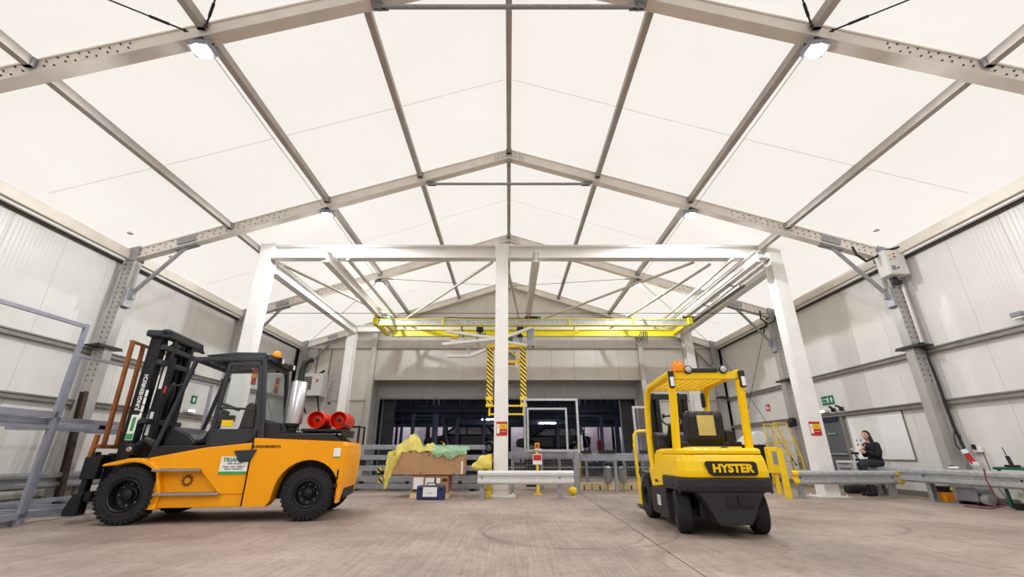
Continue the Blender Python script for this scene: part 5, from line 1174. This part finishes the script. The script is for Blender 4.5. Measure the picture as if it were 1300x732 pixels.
for (x, y) in ((-0.15, -0.25), (0.23, -0.25), (-0.15, 0.5), (0.23, 0.5)): MB().box(x - 0.02, x + 0.02, y - 0.02, y + 0.02, 0, 0.22).build('leg', M_GIRT, cb)
sb = thing('spray_bottle', 'white spray bottle standing on the drawer cabinet', 'bottle', (9.72, 13.0, 0.8)); MB().lathe([(0.06, 0), (0.065, 0.02), (0.065, 0.18), (0.02, 0.25), (0.02, 0.28)], (0, 0, 0), (0, 0, 1), 14).build('bottle', M_WHT, sb, smooth=True); MB().box(-0.08, 0.03, -0.02, 0.02, 0.28, 0.33).build('trigger_head', M_WHT, sb, 0.008)
dt = thing('hand_drill', 'dark cordless hand tool lying on the drawer cabinet', 'tool', (9.65, 12.86, 0.8)); MB().box(-0.05, 0.05, -0.04, 0.04, 0, 0.06).build('battery', M_BLKP, dt, 0.01); MB().bar((0, 0, 0.05), (0, 0.03, 0.18), 0.04, 0.05).build('grip', M_GREYP, dt); MB().bar((-0.1, 0.03, 0.2), (0.08, 0.03, 0.2), 0.06, 0.06).build('motor_body', M_BLKP, dt)
bgp = thing('black_bag', 'black bag lying on the floor below the drawer cabinet', 'bag', (9.3, 12.75, 0)); MB().box(-0.25, 0.25, -0.14, 0.14, 0.0, 0.2).build('body', M_BLKP, bgp, 0.06, seg=3); MB().path([(-0.1, 0, 0.2), (-0.08, 0, 0.28), (0.08, 0, 0.28), (0.1, 0, 0.2)], 0.012, 6).build('handle', M_BLKP, bgp)
# sockets and leads near the portal column
sk2 = thing('wall_socket', 'white socket unit with black plug on the wall beside the control box column', 'socket', (10.19, 10.0, 1.02)); MB().box(-0.07, 0, -0.1, 0.08, 0, 0.12).build('case', M_WHT, sk2, 0.012); MB().box(-0.12, -0.07, -0.03, 0.03, 0.06, 0.16).build('plug', M_BLKP, sk2, 0.01)
rs = thing('extension_block', 'red and white extension block hanging on leads by the portal column', 'socket', (10.0, 10.02, 0.78)); MB().bar((0, 0, 0), (-0.06, 0.05, 0.26), 0.07, 0.09).build('block', M_REDS, rs, 0.01); MB().bar((0.005, -0.005, -0.02), (0.0, 0, 0.05), 0.09, 0.11).build('end_cap', M_WHT, rs); MB().bar((-0.06, 0.05, 0.22), (-0.075, 0.06, 0.3), 0.085, 0.1).build('end_cap', M_WHT, rs)
MB().path([(-0.07, 0.06, 0.28), (-0.05, 0.08, 0.45), (0.05, 0.14, 0.6)], 0.012, 6).build('lead', M_BLKP, rs, smooth=True)
hs = thing('hand_sander', 'small white and black hand tool resting on the wall barrier', 'tool', (9.36, 9.85, 0.686)); MB().ball((0, 0, 0.03), 0.06, 0.12, 0.03, 12, 8).build('body', M_WHT, hs, smooth=True); MB().ball((0, 0.02, 0.05), 0.04, 0.08, 0.03, 10, 6).build('grip', M_BLKP, hs, smooth=True)
ob = thing('tool_box', 'orange and black tool box on the floor behind the wall barrier', 'box', (9.75, 10.6, 0)); MB().box(-0.18, 0.18, -0.12, 0.12, 0.0, 0.2).build('base', M_AMBER, ob, 0.02); MB().box(-0.19, 0.19, -0.13, 0.13, 0.2, 0.32).build('lid', M_BLKP, ob, 0.02); MB().lathe([(0.04, 0), (0.035, 0.01)], (0, -0.13, 0.26), (0, -1, 0), 12).build('badge', M_SAFE, ob)
cp = thing('compressor', 'small grey machine with hose reels on the floor behind the wall barrier', 'machine', (9.75, 10.0, 0)); MB().box(-0.2, 0.2, -0.25, 0.2, 0.06, 0.34).build('housing', M_GREYP, cp, 0.03); MB().lathe([(0.09, 0), (0.1, 0.03), (0.1, 0.14), (0.06, 0.16)], (-0.12, -0.3, 0.12), (0, -1, 0), 14).build('reel', M_GALVL, cp, smooth=True)
for y in (-0.2, 0.15): MB().box(-0.2, 0.2, y - 0.03, y + 0.03, 0, 0.06).build('foot', M_BLKP, cp)
MB().path([(0.1, 0.1, 0.34), (0.0, 0, 0.42), (-0.1, -0.1, 0.36), (-0.15, -0.28, 0.2)], 0.015, 6).build('hose', M_BLKP, cp, smooth=True)
# green bench with white machine
gb = thing('work_bench', 'green topped work bench with white machine base behind the wall barrier', 'bench', (9.86, 8.4, 0))
MB().box(-0.3, 0.3, -0.8, 0.85, 0.70, 0.75).build('top', M_GREENT, gb, 0.008); 
for (x, y) in ((-0.26, 0.78), (0.26, 0.78), (-0.26, -0.74), (0.26, -0.74)): MB().bar((x, y, 0.02), (x, y, 0.7), 0.04, 0.04).build('leg', M_GREENT, gb)
MB().box(-0.24, 0.24, -0.7, 0.62, 0.12, 0.56).build('machine_base', M_OFFW, gb, 0.015); MB().box(-0.246, -0.24, -0.6, 0.5, 0.3, 0.38).build('grey_stripe', M_GREYP, gb); MB().box(-0.27, 0.27, -0.74, 0.74, 0.06, 0.12).build('plinth', M_BLKM, gb)
MB().box(-0.27, 0.27, -0.74, 0.74, 0.0, 0.06).build('plinth_foot', M_BLKM, gb)
wt = thing('walkie_talkie', 'black walkie-talkie standing in a charger on the green bench', 'radio', (9.72, 9.02, 0.75)); MB().box(-0.06, 0.06, -0.1, 0.1, 0, 0.04).build('charger', M_BLKP, wt, 0.01); MB().bar((0, 0, 0.03), (0, 0.03, 0.2), 0.06, 0.04).build('body', M_BLKP, wt, 0.008); MB().tube((0.01, 0.04, 0.19), (0.01, 0.07, 0.36), 0.008, 6).build('aerial', M_BLKP, wt)
rc = MB().path([(0, 0, 0), (-0.02, 0.01, -0.2), (-0.02, -0.05, -0.45), (0.02, -0.15, -0.62), (0.0, 0.1, -0.705), (-0.05, 0.35, -0.71), (-0.05, 0.6, -0.71)], 0.012, 6).build('red_lead', mat('red_rubber', (120, 36, 30), 0.6), smooth=True); rc.location = (9.18, 9.05, 0.722); tag(rc, 'dark red lead hanging over the barrier from bench to floor', 'cable')
bk_ = MB().path([(0, 0, 0), (0.02, 0, -0.3), (-0.02, -0.02, -0.6), (0.05, -0.1, -0.9), (-0.1, -0.3, -1.0)], 0.008, 6).build('black_lead', M_BLKP, smooth=True); bk_.location = (10.1, 9.85, 1.02); tag(bk_, 'thin black lead trailing down the wall below the white socket', 'cable')
wl = thing('wall_lamp', 'small grey fitting with white lens on the wall near the green bench', 'light', (10.19, 8.2, 3.52)); MB().box(-0.16, 0, -0.1, 0.1, 0, 0.1).build('body', M_GREYP, wl, 0.02); MB().box(-0.14, -0.02, -0.08, 0.08, -0.03, 0).build('lens', M_WHT, wl)
sp = thing('loudspeaker', 'black horn loudspeaker on the portal column behind the gantry', 'speaker', (9.66, 15.4, 1.9)); MB().prism([(-0.15, -0.1), (0.09, -0.03), (0.09, 0.2), (-0.02, 0.24), (-0.15, 0.05)], -0.12, 0.1, 'xz').build('horn', M_BLKP, sp, 0.01)
# yellow step ladder, foam roll, dark cabinet and cone at the far end
yl = thing('step_platform', 'yellow tubular step platform with handrail against the whiteboard wall', 'steps', (8.95, 15.3, 0))
for s in (0, 0.6):
    MB().path([(0.75, s, 0), (0.7, s, 0.9), (0.45, s, 1.95), (0.0, s, 1.95), (0.0, s, 0.95), (-0.05, s, 0)], 0.022, 8).build('side_frame', M_SAFE, yl, smooth=True)
    MB().tube((0.0, s, 1.35), (0.6, s, 1.35), 0.018, 8).build('mid_rail', M_SAFE, yl, smooth=True); MB().tube((0.25, s, 0.95), (0.25, s, 1.9), 0.016, 8).build('baluster', M_SAFE, yl, smooth=True)
for (x, z) in ((0.72, 0.25), (0.7, 0.5), (0.68, 0.75)): MB().box(x - 0.22, x, 0.03, 0.57, z - 0.02, z).build('tread', M_SAFE, yl)
MB().box(0.02, 0.66, 0.03, 0.57, 0.93, 0.96).build('deck', M_SAFE, yl)
dk = thing('dark_cabinet', 'black cabinet standing at the back under the white foam roll', 'cabinet', (9.25, 17.8, 0)); MB().box(-0.5, 0.5, -0.35, 0.35, 0.05, 1.3).build('body', M_BLKP, dk, 0.02); MB().box(-0.46, -0.01, -0.365, -0.35, 0.1, 1.25).build('door', M_BLKM, dk); MB().box(0.01, 0.46, -0.365, -0.35, 0.1, 1.25).build('door', M_BLKM, dk); MB().box(-0.46, 0.46, -0.3, 0.3, 0, 0.05).build('plinth', M_BLKM, dk)
fr_ = MB().lathe([(0.06, -0.35), (0.24, -0.35), (0.25, -0.33), (0.25, 0.4), (0.06, 0.4)], (0, 0, 0), (0, 1, 0), 22)
fo = fr_.build('foam_roll', M_WHT, smooth=True); fo.location = (9.7 - 0.1, 17.8, 1.55); tag(fo, 'white rolled foam sheet lying on the black cabinet', 'roll')
MB().prism([(-0.1, -0.245), (-0.75, -0.245), (-0.68, -0.2), (-0.3, 0.1), (-0.18, 0.17)], -0.34, 0.39, 'xz').build('loose_end', M_WHT, fo)
cn = thing('traffic_cone', 'small orange-red cone on the floor near the black cabinet', 'cone', (8.55, 15.6, 0)); MB().lathe([(0.13, 0.02), (0.03, 0.5), (0.02, 0.51)], (0, 0, 0), (0, 0, 1), 14).build('cone', M_RED, cn, smooth=True); MB().box(-0.17, 0.17, -0.17, 0.17, 0, 0.025).build('base', M_RED, cn); MB().lathe([(0.103, 0.15), (0.075, 0.29)], (0, 0, 0), (0, 0, 1), 14).build('band', M_WHT, cn)
# back wall: heater and ladder
ht = thing('unit_heater', 'grey louvred unit heater on brackets high on the back wall', 'heater', (-9.05, 20.3, 3.42))
MB().box(-0.55, 0.55, -0.4, 0.3, 0.0, 1.0).build('case', M_OFFW, ht, 0.02)
for k in range(7): MB().box(-0.48, 0.08, -0.43, -0.4, 0.28 + k * 0.085, 0.325 + k * 0.085).build('louvre', M_BLKM, ht)
MB().box(0.28, 0.36, -0.408, -0.4, 0.6, 0.75).build('badge', M_REDS, ht)
for x in (-0.4, 0.4): MB().bar((x, -0.3, 0.0), (x * 0.75, 0.35, -0.7), 0.05, 0.05).build('bracket', M_BLKM, ht); 
MB().bar((-0.45, -0.3, -0.02), (0.45, -0.3, -0.02), 0.05, 0.04).build('bracket_rail', M_BLKM, ht); MB().tube((0.0, 0.2, 1.0), (0.3, 0.3, 1.25), 0.05, 8).build('flue', M_BLKM, ht)
ld_ = thing('ladder', 'aluminium ladder leaning against the back wall beside the heater', 'ladder', (-8.3, 19.6, 0))
A0 = V((0, 0, 0)); A1 = V((0.2, 0.85, 4.7))
for dx in (-0.2, 0.2): MB().bar(A0 + V((dx, 0, 0)), A1 + V((dx, 0, 0)), 0.035, 0.07).build('stile', M_GALVL, ld_)
for k in range(15):
    p = A0.lerp(A1, (k + 0.6) / 15.4); MB().tube(p + V((-0.18, 0, 0)), p + V((0.18, 0, 0)), 0.016, 6).build('rung', M_GALVL, ld_)
MB().lathe([(0.05, -0.03), (0.05, 0.03)], A0.lerp(A1, 0.66) + V((0.05, -0.06, 0)), (0, 1, 0), 10).build('pulley', M_BLKM, ld_)
cg = thing('mesh_cage', 'dark wire mesh cage standing at the back behind the red gas bottles', 'cage', (-5.9, 17.0, 0))
for (x, y) in ((-0.4, -0.3), (0.4, -0.3), (-0.4, 0.3), (0.4, 0.3)): MB().box(x - 0.03, x + 0.03, y - 0.03, y + 0.03, 0, 1.95).build('post', M_BLKM, cg)
for z in (0.1, 1.0, 1.92):
    for y in (-0.3, 0.3): MB().box(-0.37, 0.37, y - 0.02, y + 0.02, z - 0.02, z + 0.02).build('rail', M_BLKM, cg)
mm = MB()
for i in range(14): mm.bar((-0.36 + i * 0.055, -0.3, 0.1), (-0.36 + i * 0.055, -0.3, 1.9), 0.006, 0.006)
for i in range(30): mm.bar((-0.37, -0.3, 0.14 + i * 0.06), (0.37, -0.3, 0.14 + i * 0.06), 0.006, 0.006)
mm.build('mesh', M_BLKM, cg)['kind'] = 'stuff'
# fittings on the rack-side wall
gs = thing('exit_sign', 'small green exit sign on the wall behind the forklift cab', 'sign', (-10.19, 14.35, 2.5)); MB().box(0, 0.015, -0.12, 0.12, 0, 0.24).build('plate', M_GRN, gs); MB().box(0.015, 0.018, -0.06, 0.04, 0.05, 0.18).build('pictogram', M_WHT, gs)
wl2 = thing('emergency_light', 'lit emergency light on the wall behind the forklift cab', 'light', (-10.12, 14.2, 2.2)); MB().box(-0.07, 0.06, -0.18, 0.18, 0, 0.11).build('case', M_OFFW, wl2, 0.02); MB().box(0.06, 0.066, -0.15, 0.15, 0.02, 0.09).build('diffuser', M_EMLAMP, wl2)
# ---------------------------------------------------------------- seated person
def person():
    P = thing('person', 'seated person in black top and charcoal trousers, arms folded, on the barrier', 'person', (9.42, 11.95, 0))
    bmB = MB()
    def capsule(p0, p1, r0, r1, n=12):
        p0, p1 = V(p0), V(p1); L = (p1 - p0).length
        prof = [(r0 * math.sin(t * PI / 10) + 1e-4, -r0 * math.cos(t * PI / 10)) for t in range(0, 5)]
        prof += [(r0, 0.0), (r1, L)] + [(r1 * math.cos(t * PI / 10) + 1e-4, L + r1 * math.sin(t * PI / 10)) for t in range(1, 6)]
        bmB.lathe(prof, p0, p1 - p0, n)
    def chain(pts, rs):
        for i in range(len(pts) - 1): capsule(pts[i], pts[i + 1], rs[i], rs[i + 1])
    # torso: stacked ellipses (depth along x, width along y)
    tz = [(0.68, 0.02, 0.10, 0.13), (0.74, 0.02, 0.135, 0.175), (0.82, 0.01, 0.14, 0.185), (0.92, 0.0, 0.13, 0.165), (1.02, -0.01, 0.135, 0.17), (1.12, -0.01, 0.135, 0.175), (1.2, 0.0, 0.108, 0.17), (1.25, 0.0, 0.075, 0.12), (1.28, -0.01, 0.05, 0.06)]
    bmB.loft([[(xo + dx * math.cos(2 * PI * i / 24), wy * math.sin(2 * PI * i / 24), z) for i in range(24)] for (z, xo, dx, wy) in tz])
    chain([(-0.01, 0, 1.22), (-0.04, 0, 1.31), (-0.06, 0, 1.38)], [0.06, 0.05, 0.05])                                   # neck
    chain([(0.0, -0.165, 1.2), (-0.02, -0.215, 1.04), (-0.05, -0.22, 0.955)], [0.075, 0.068, 0.062])                       # near upper arm
    chain([(-0.05, -0.22, 0.955), (-0.16, -0.17, 0.99), (-0.245, -0.075, 1.03)], [0.062, 0.055, 0.034])                     # near forearm across the body
    chain([(0.0, 0.165, 1.2), (-0.03, 0.215, 1.04), (-0.07, 0.21, 0.96)], [0.075, 0.068, 0.062])
    chain([(-0.07, 0.21, 0.96), (-0.16, 0.11, 1.04), (-0.215, 0.01, 1.125)], [0.062, 0.054, 0.033])
    for (sy, kx) in ((-0.1, -0.42), (0.1, -0.37)):
        chain([(0.0, sy, 0.775), (-0.22, sy, 0.775), (kx, sy, 0.72)], [0.1, 0.085, 0.068])                                  # thigh
        chain([(kx, sy, 0.72), (kx + 0.05, sy, 0.45), (kx + 0.09, sy, 0.13)], [0.066, 0.06, 0.045])                         # shin
        chain([(kx + 0.11, sy, 0.06), (kx - 0.1, sy, 0.045)], [0.055, 0.04])                                                # shoe
        chain([(kx + 0.09, sy, 0.13), (kx + 0.09, sy, 0.06)], [0.046, 0.055])
    # head: sculpted ellipsoid with jaw, nose, brow; ears
    hb = MB(); hc = V((-0.075, 0, 1.43))
    def hp(a, b):
        t = PI * b; p = 2 * PI * a
        d = V((math.sin(t) * math.cos(p), math.sin(t) * math.sin(p), math.cos(t)))
        q = V((d.x * 0.098, d.y * 0.075, d.z * 0.118))
        if d.z < -0.1: q.x -= 0.012 * (-d.z); q.y *= 1 - 0.3 * max(0, -d.z)                                   # chin forward, narrow jaw
        if d.x < -0.85 and abs(d.y) < 0.28 and -0.35 < d.z < 0.15: q.x -= 0.022 * (1 - abs(d.y) / 0.28) * (1 - abs(d.z + 0.18) / 0.34)   # nose
        if d.x < -0.6 and 0.02 < d.z < 0.2 and 0.2 < abs(d.y) < 0.6: q.x += 0.007                              # eye sockets
        return hc + Matrix.Rotation(math.radians(18), 3, 'Z') @ q
    hb.grid(hp, 32, 22)
    for s in (-1, 1): hb.ball(hc + V((0.01, s * 0.076, -0.005)), 0.022, 0.01, 0.032, 8, 6)
    # hands with five fingers
    def hand(w, d, side, curl):
        w = V(w); d = V(d).normalized(); sdir = V(side).normalized(); n = d.cross(sdir).normalized()
        for off in (-0.022, -0.007, 0.008, 0.022): capsule(w, w + d * 0.08 + sdir * off, 0.016, 0.014)                      # palm
        for off, L in ((-0.029, 0.062), (-0.0095, 0.072), (0.0095, 0.068), (0.028, 0.052)):
            b = w + d * 0.078 + sdir * off; c1 = (d - n * curl * 0.4).normalized(); c2 = (d - n * curl).normalized(); c3 = (d - n * curl * 1.8).normalized()
            chain([b, b + c1 * L * 0.45, b + c1 * L * 0.45 + c2 * L * 0.32, b + c1 * L * 0.45 + c2 * L * 0.32 + c3 * L * 0.25], [0.0095, 0.009, 0.0082, 0.007])
        b = w + d * 0.03 - sdir * 0.024; chain([b, b - sdir * 0.026 + d * 0.022, b - sdir * 0.032 + d * 0.055 - n * 0.012], [0.012, 0.0105, 0.008])
    hand((-0.245, -0.075, 1.03), (-0.25, 0.75, 0.25), (0, 0, 1), 0.5); hand((-0.215, 0.01, 1.125), (0.25, -0.45, 0.8), (-0.6, -0.6, 0), 0.5)
    for q in (hb,): bmB.add(q.v, q.f)
    me = bmB.mesh('body', M_SKIN)
    o = bpy.data.objects.new('tmp', me); C.objects.link(o)
    rmd = o.modifiers.new('r', 'REMESH'); rmd.mode = 'VOXEL'; rmd.voxel_size = 0.0065; rmd.use_smooth_shade = True
    sm = o.modifiers.new('s', 'SMOOTH'); sm.iterations = 3; sm.factor = 0.4
    dg = bpy.context.evaluated_depsgraph_get(); dg.update()
    out = bpy.data.meshes.new_from_object(o.evaluated_get(dg)); bpy.data.objects.remove(o)
    out.name = 'body'; out.materials.clear()
    for m in (M_SKIN, M_CLOTH, M_JEAN, M_BLKP): out.materials.append(m)
    lip = mat('lip', (170, 96, 90), 0.5); out.materials.append(lip)
    hands = [V((-0.275, -0.02, 1.045)), V((-0.20, -0.02, 1.17))]
    for p in out.polygons:
        c = p.center; k = 1
        if c.z > 1.285: k = 0
        if c.z < 0.84 or (c.x < -0.2 and c.z < 0.86): k = 2
        if c.z < 0.13: k = 3
        if any((c - h_).length < 0.075 for h_ in hands) and c.x < -0.165: k = 0
        if c.z > 1.25 and c.x < -0.06 and c.z < 1.3 and abs(c.y) < 0.05: k = 0
        p.material_index = k; p.use_smooth = True
    bo = link('body', out, P)
    R3 = Matrix.Rotation(math.radians(18), 3, 'Z')
    for s in (-1, 1):
        ey = MB().ball(hc + R3 @ V((-0.083, s * 0.031, 0.012)), 0.008, 0.013, 0.007, 8, 6).build('eye', M_BLKP, P)
        bw = MB().path([hc + R3 @ V((-0.09, s * 0.016, 0.03)), hc + R3 @ V((-0.088, s * 0.033, 0.036)), hc + R3 @ V((-0.078, s * 0.05, 0.03))], 0.005, 5).build('eyebrow', M_HAIR, P)
    MB().path([hc + R3 @ V((-0.093, -0.022, -0.062)), hc + R3 @ V((-0.1, 0, -0.06)), hc + R3 @ V((-0.093, 0.022, -0.062))], 0.006, 6).build('mouth', lip, P)
    # long hair: cap plus a fall down the back
    hr = MB()
    def cap(a, b):
        p = 2 * PI * a; t = PI * 0.62 * b
        d = V((math.sin(t) * math.cos(p), math.sin(t) * math.sin(p), math.cos(t)))
        back = max(0, d.x)
        q = V((d.x * 0.112 + 0.012, d.y * 0.09, d.z * 0.13 + 0.004))
        if d.x < -0.3 and d.z < 0.62: q = V((d.x * 0.086, d.y * 0.072, d.z * 0.1))
        return hc + R3 @ q
    hr.grid(cap, 28, 14)
    rings = []
    for k in range(9):
        z = 1.47 - k * 0.068; wd = (0.07, 0.088, 0.092, 0.095, 0.1, 0.105, 0.1, 0.085, 0.05)[k]; xo = (0.03, 0.045, 0.055, 0.07, 0.095, 0.115, 0.13, 0.14, 0.145)[k]; th = (0.05, 0.06, 0.06, 0.055, 0.05, 0.048, 0.045, 0.035, 0.015)[k]
        rings.append([V((-0.075 + xo + th * math.cos(2 * PI * i / 16), wd * math.sin(2 * PI * i / 16) + 0.01 * math.sin(k + i * 2), z)) for i in range(16)])
    hr.loft(rings)
    hr.build('hair', M_HAIR, P, smooth=True)
    return P
person()
# ---------------------------------------------------------------- dark production hall behind the opening
BY0, BY1 = 22.12, 34.0
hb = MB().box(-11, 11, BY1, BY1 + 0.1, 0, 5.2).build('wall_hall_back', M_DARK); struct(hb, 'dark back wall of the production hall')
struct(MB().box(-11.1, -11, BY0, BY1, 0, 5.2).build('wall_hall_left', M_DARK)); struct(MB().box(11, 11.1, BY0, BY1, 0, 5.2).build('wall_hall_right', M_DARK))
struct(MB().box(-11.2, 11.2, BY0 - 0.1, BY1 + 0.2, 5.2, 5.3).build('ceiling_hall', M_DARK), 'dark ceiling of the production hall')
# dark door leaves folded at both sides of the opening
for (x, lab) in ((-6.05, 'dark folding door leaf at the heater side of the opening'), (5.9, 'dark folding door leaf at the electric forklift side of the opening')):
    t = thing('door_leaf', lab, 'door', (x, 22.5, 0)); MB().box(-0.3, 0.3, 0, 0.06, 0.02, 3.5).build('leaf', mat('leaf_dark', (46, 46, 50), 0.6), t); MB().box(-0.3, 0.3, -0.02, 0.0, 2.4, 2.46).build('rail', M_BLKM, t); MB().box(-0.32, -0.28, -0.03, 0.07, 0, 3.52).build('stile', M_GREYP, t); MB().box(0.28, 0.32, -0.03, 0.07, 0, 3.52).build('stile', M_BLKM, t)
# overhead steelwork
for k, (y, z, lab) in enumerate(((24.2, 3.3, 'nearest the opening'), (26.4, 3.15, 'above the dark cars, lower row'), (28.5, 3.5, 'above the dark cars, upper row'), (30.8, 3.0, 'before the white lit partitions'))):
    t = thing('overhead_conveyor', 'dark blue overhead conveyor beam ' + lab, 'conveyor', (0, y, z))
    MB().ibeam((-10.5, 0, 0), (10.5, 0, 0), 0.2, 0.26, 0.02, 0.03).build('beam', M_DARKB, t)
    for i in range(12): MB().box(-9.9 + i * 1.8, -9.84 + i * 1.8, -0.04, 0.04, 0.13, 5.2 - z).build('hanger', M_DARKB, t)
    MB().tube((-10.5, -0.3, -0.16), (10.5, -0.3, -0.16), 0.05, 8).build('pipe', M_DARKB, t)
PX = [(-5.2, 24.6), (-4.3, 26.0), (-3.9, 24.4), (-2.9, 25.7), (-1.4, 25.7), (2.9, 27.0), (4.2, 26.8), (5.1, 25.0), (6.1, 25.5), (7.2, 30.5), (-7.2, 30.5), (3.6, 31.0), (1.2, 31.3)]
for i, (x, y) in enumerate(PX):
    o = MB().ibeam((0, 0, 0), (0, 0, 3.2), 0.16, 0.16, 0.02, 0.02).build('hall_post', M_DARKB); o.location = (x, y, 0)
    tag(o, 'dark blue steel post standing in the production hall', 'post', 'posts in the production hall')
for i, (x0, x1, y) in enumerate(((-3.9, -2.9, 25.6), (4.2, 5.2, 27.6))):
    o = MB().bar((0, 0, 0), (x1 - x0, 0, -3.05), 0.1, 0.1).build('diagonal_brace', M_DARKB); o.location = (x0, y, 3.1); tag(o, 'dark blue diagonal brace in the production hall ' + ('near the folding leaf by the heater' if i == 0 else 'behind the electric forklift'), 'brace')
# lit white partitions and tube lamps far back, plus unseen ones added nearer
for i, x in enumerate((-8.6, -7.5, -6.4, -5.2, -3.9, -1.3, 0.6, 4.9, 5.9, 6.9, 8.0, 9.0)):
    o = MB().box(-0.45, 0.45, 0, 0.06, 0.4, 2.75).build('white_partition', mat('partition_white', (236, 226, 236), 0.6)); o.location = (x, 32.6, 0); tag(o, 'white partition panel standing at the far end of the production hall', 'partition', 'white partitions in the production hall')
    MB().box(-0.45, 0.45, -0.01, 0.07, 0, 0.4).build('plinth', M_DARKB, o)
for i, (x, y, z) in enumerate(((-7.4, 31.6, 2.95), (-4.6, 31.6, 2.95), (2.6, 30.2, 2.9), (5.2, 31.6, 2.95), (8.0, 31.6, 2.95), (-1.2, 29.5, 3.1), (0.6, 31.6, 2.95), (-4.4, 25.4, 4.5), (4.4, 25.4, 4.5), (-0.6, 25.4, 4.5), (-4.4, 28.0, 4.6), (4.4, 28.0, 4.6))):  # the highest lamps hide above the opening, added to brighten the hall
    t = thing('tube_lamp', 'lit fluorescent tube lamp hanging in the production hall, high ones added unseen', 'light', (x, y, z), 0, 'tube lamps in the production hall')
    MB().box(-0.6, 0.6, -0.05, 0.05, 0, 0.05).build('batten', M_OFFW, t); MB().tube((-0.58, 0, -0.03), (0.58, 0, -0.03), 0.03, 8).build('tube', M_TUBE, t, smooth=True)
    for s in (-0.4, 0.4): MB().tube((s, 0, 0.05), (s, 0, 5.2 - z), 0.008, 5).build('rod', M_DARKB, t)
# cars on the line
def car(label, org):
    t = thing('car', label, 'car', org, 0, 'dark cars on the production line')
    low = [(-2.25, 0.42), (-2.3, 0.62), (-2.22, 0.86), (-1.3, 1.0), (1.75, 1.06), (2.2, 1.02), (2.28, 0.72), (2.22, 0.4)]
    arches = low + [(1.85, 0.36)] + arc(1.42, 0.36, 0.4, 0, 180, 8)[1:-1] + [(1.0, 0.36), (-0.95, 0.36)] + arc(-1.38, 0.36, 0.4, 0, 180, 8)[1:-1] + [(-1.8, 0.36)]
    MB().prism(arches, -0.9, 0.9, 'xz').build('body', M_CARP, t, 0.05)
    g = MB().loft([[(-1.35, -0.84, 0.98), (1.95, -0.84, 1.03), (1.95, 0.84, 1.03), (-1.35, 0.84, 0.98)], [(-0.55, -0.7, 1.55), (1.45, -0.7, 1.58), (1.45, 0.7, 1.58), (-0.55, 0.7, 1.55)]])
    g.build('cabin', M_CARP, t, 0.04)
    gl = mat('car_window', (150, 150, 162), 0.1, 0.3, 0.05)  # opaque pane, bright background behind the car is put into its pale colour
    for s in (-1, 1):
        for (a, b, c, d) in ((-1.02, 0.12, -0.5, 0.12), (0.2, 1.05, 0.2, 0.98), (1.12, 1.62, 1.06, 1.36)):
            f0, f1 = 0.14, 0.84
            def sd(x, fr): return (x, s * (0.845 - 0.14 * fr) , 1.0 + 0.55 * fr)
            MB().add([sd(a, f0), sd(b, f0), sd(d, f1), sd(c, f1), *[(p[0], p[1] + s * 0.01, p[2]) for p in (sd(a, f0), sd(b, f0), sd(d, f1), sd(c, f1))]], [(0,1,2,3),(4,7,6,5),(0,4,5,1),(1,5,6,2),(2,6,7,3),(3,7,4,0)]).build('side_window', gl, t)
        MB().box(2.2, 2.3, *sorted((s * 0.6, s * 0.86)), 0.78, 0.98).build('tail_lamp', M_REDL, t, 0.02); MB().box(-2.3, -2.18, *sorted((s * 0.55, s * 0.84)), 0.68, 0.8).build('head_lamp', M_GALVL, t, 0.02)
        for x in (-1.38, 1.42):
            w_ = MB().lathe([(0.19, -0.1), (0.3, -0.11), (0.34, -0.08), (0.34, 0.08), (0.3, 0.11), (0.19, 0.1)], (x, s * 0.8, 0.34), (0, 1, 0), 20).build('wheel', M_TIRE, t, smooth=True); MB().lathe([(0.18, 0.1), (0.05, 0.12)], (x, s * 0.8, 0.34), (0, s, 0), 16).build('hub', M_GREYP, w_)
    for s in (-1, 1): MB().ball((-0.85, s * 0.98, 1.08), 0.07, 0.1, 0.07, 8, 6).build('mirror', M_CARP, t, smooth=True)
    return t
c1 = car('dark car with red tail lamps raised on the line behind the guard frames', (2.75, 29.0, 0.95))
for (x, lab) in ((2.75, 'dark steel line conveyor under the car behind the guard frames'), (-2.6, 'dark steel line conveyor under the car behind the middle gantry column')):
    t = thing('line_conveyor', lab, 'conveyor', (x, 29.0 if x > 0 else 27.2, 0))
    for y in (-0.8, 0.8): MB().box(-2.4, 2.4, y - 0.12, y + 0.12, 0.8, 0.95).build('track', M_DARKB, t)
    for xx in (-2.0, 0, 2.0):
        for y in (-0.8, 0.8): MB().box(xx - 0.06, xx + 0.06, y - 0.06, y + 0.06, 0, 0.8).build('leg', M_DARKB, t)
dup(c1, (-2.6, 27.2, 0.95), 0, 'dark car raised on the line between carton and middle gantry column')
o = MB().box(-0.12, 0.12, -0.1, 0.1, 0, 1.0).build('red_cabinet', M_REDL, bevel=0.02); o.location = (5.55, 28.2, 0.75); tag(o, 'red cabinet standing behind the tail of the dark car', 'cabinet')
MB().box(-0.1, 0.1, -0.08, 0.08, -0.75, 0).build('stand', M_DARKB, o)
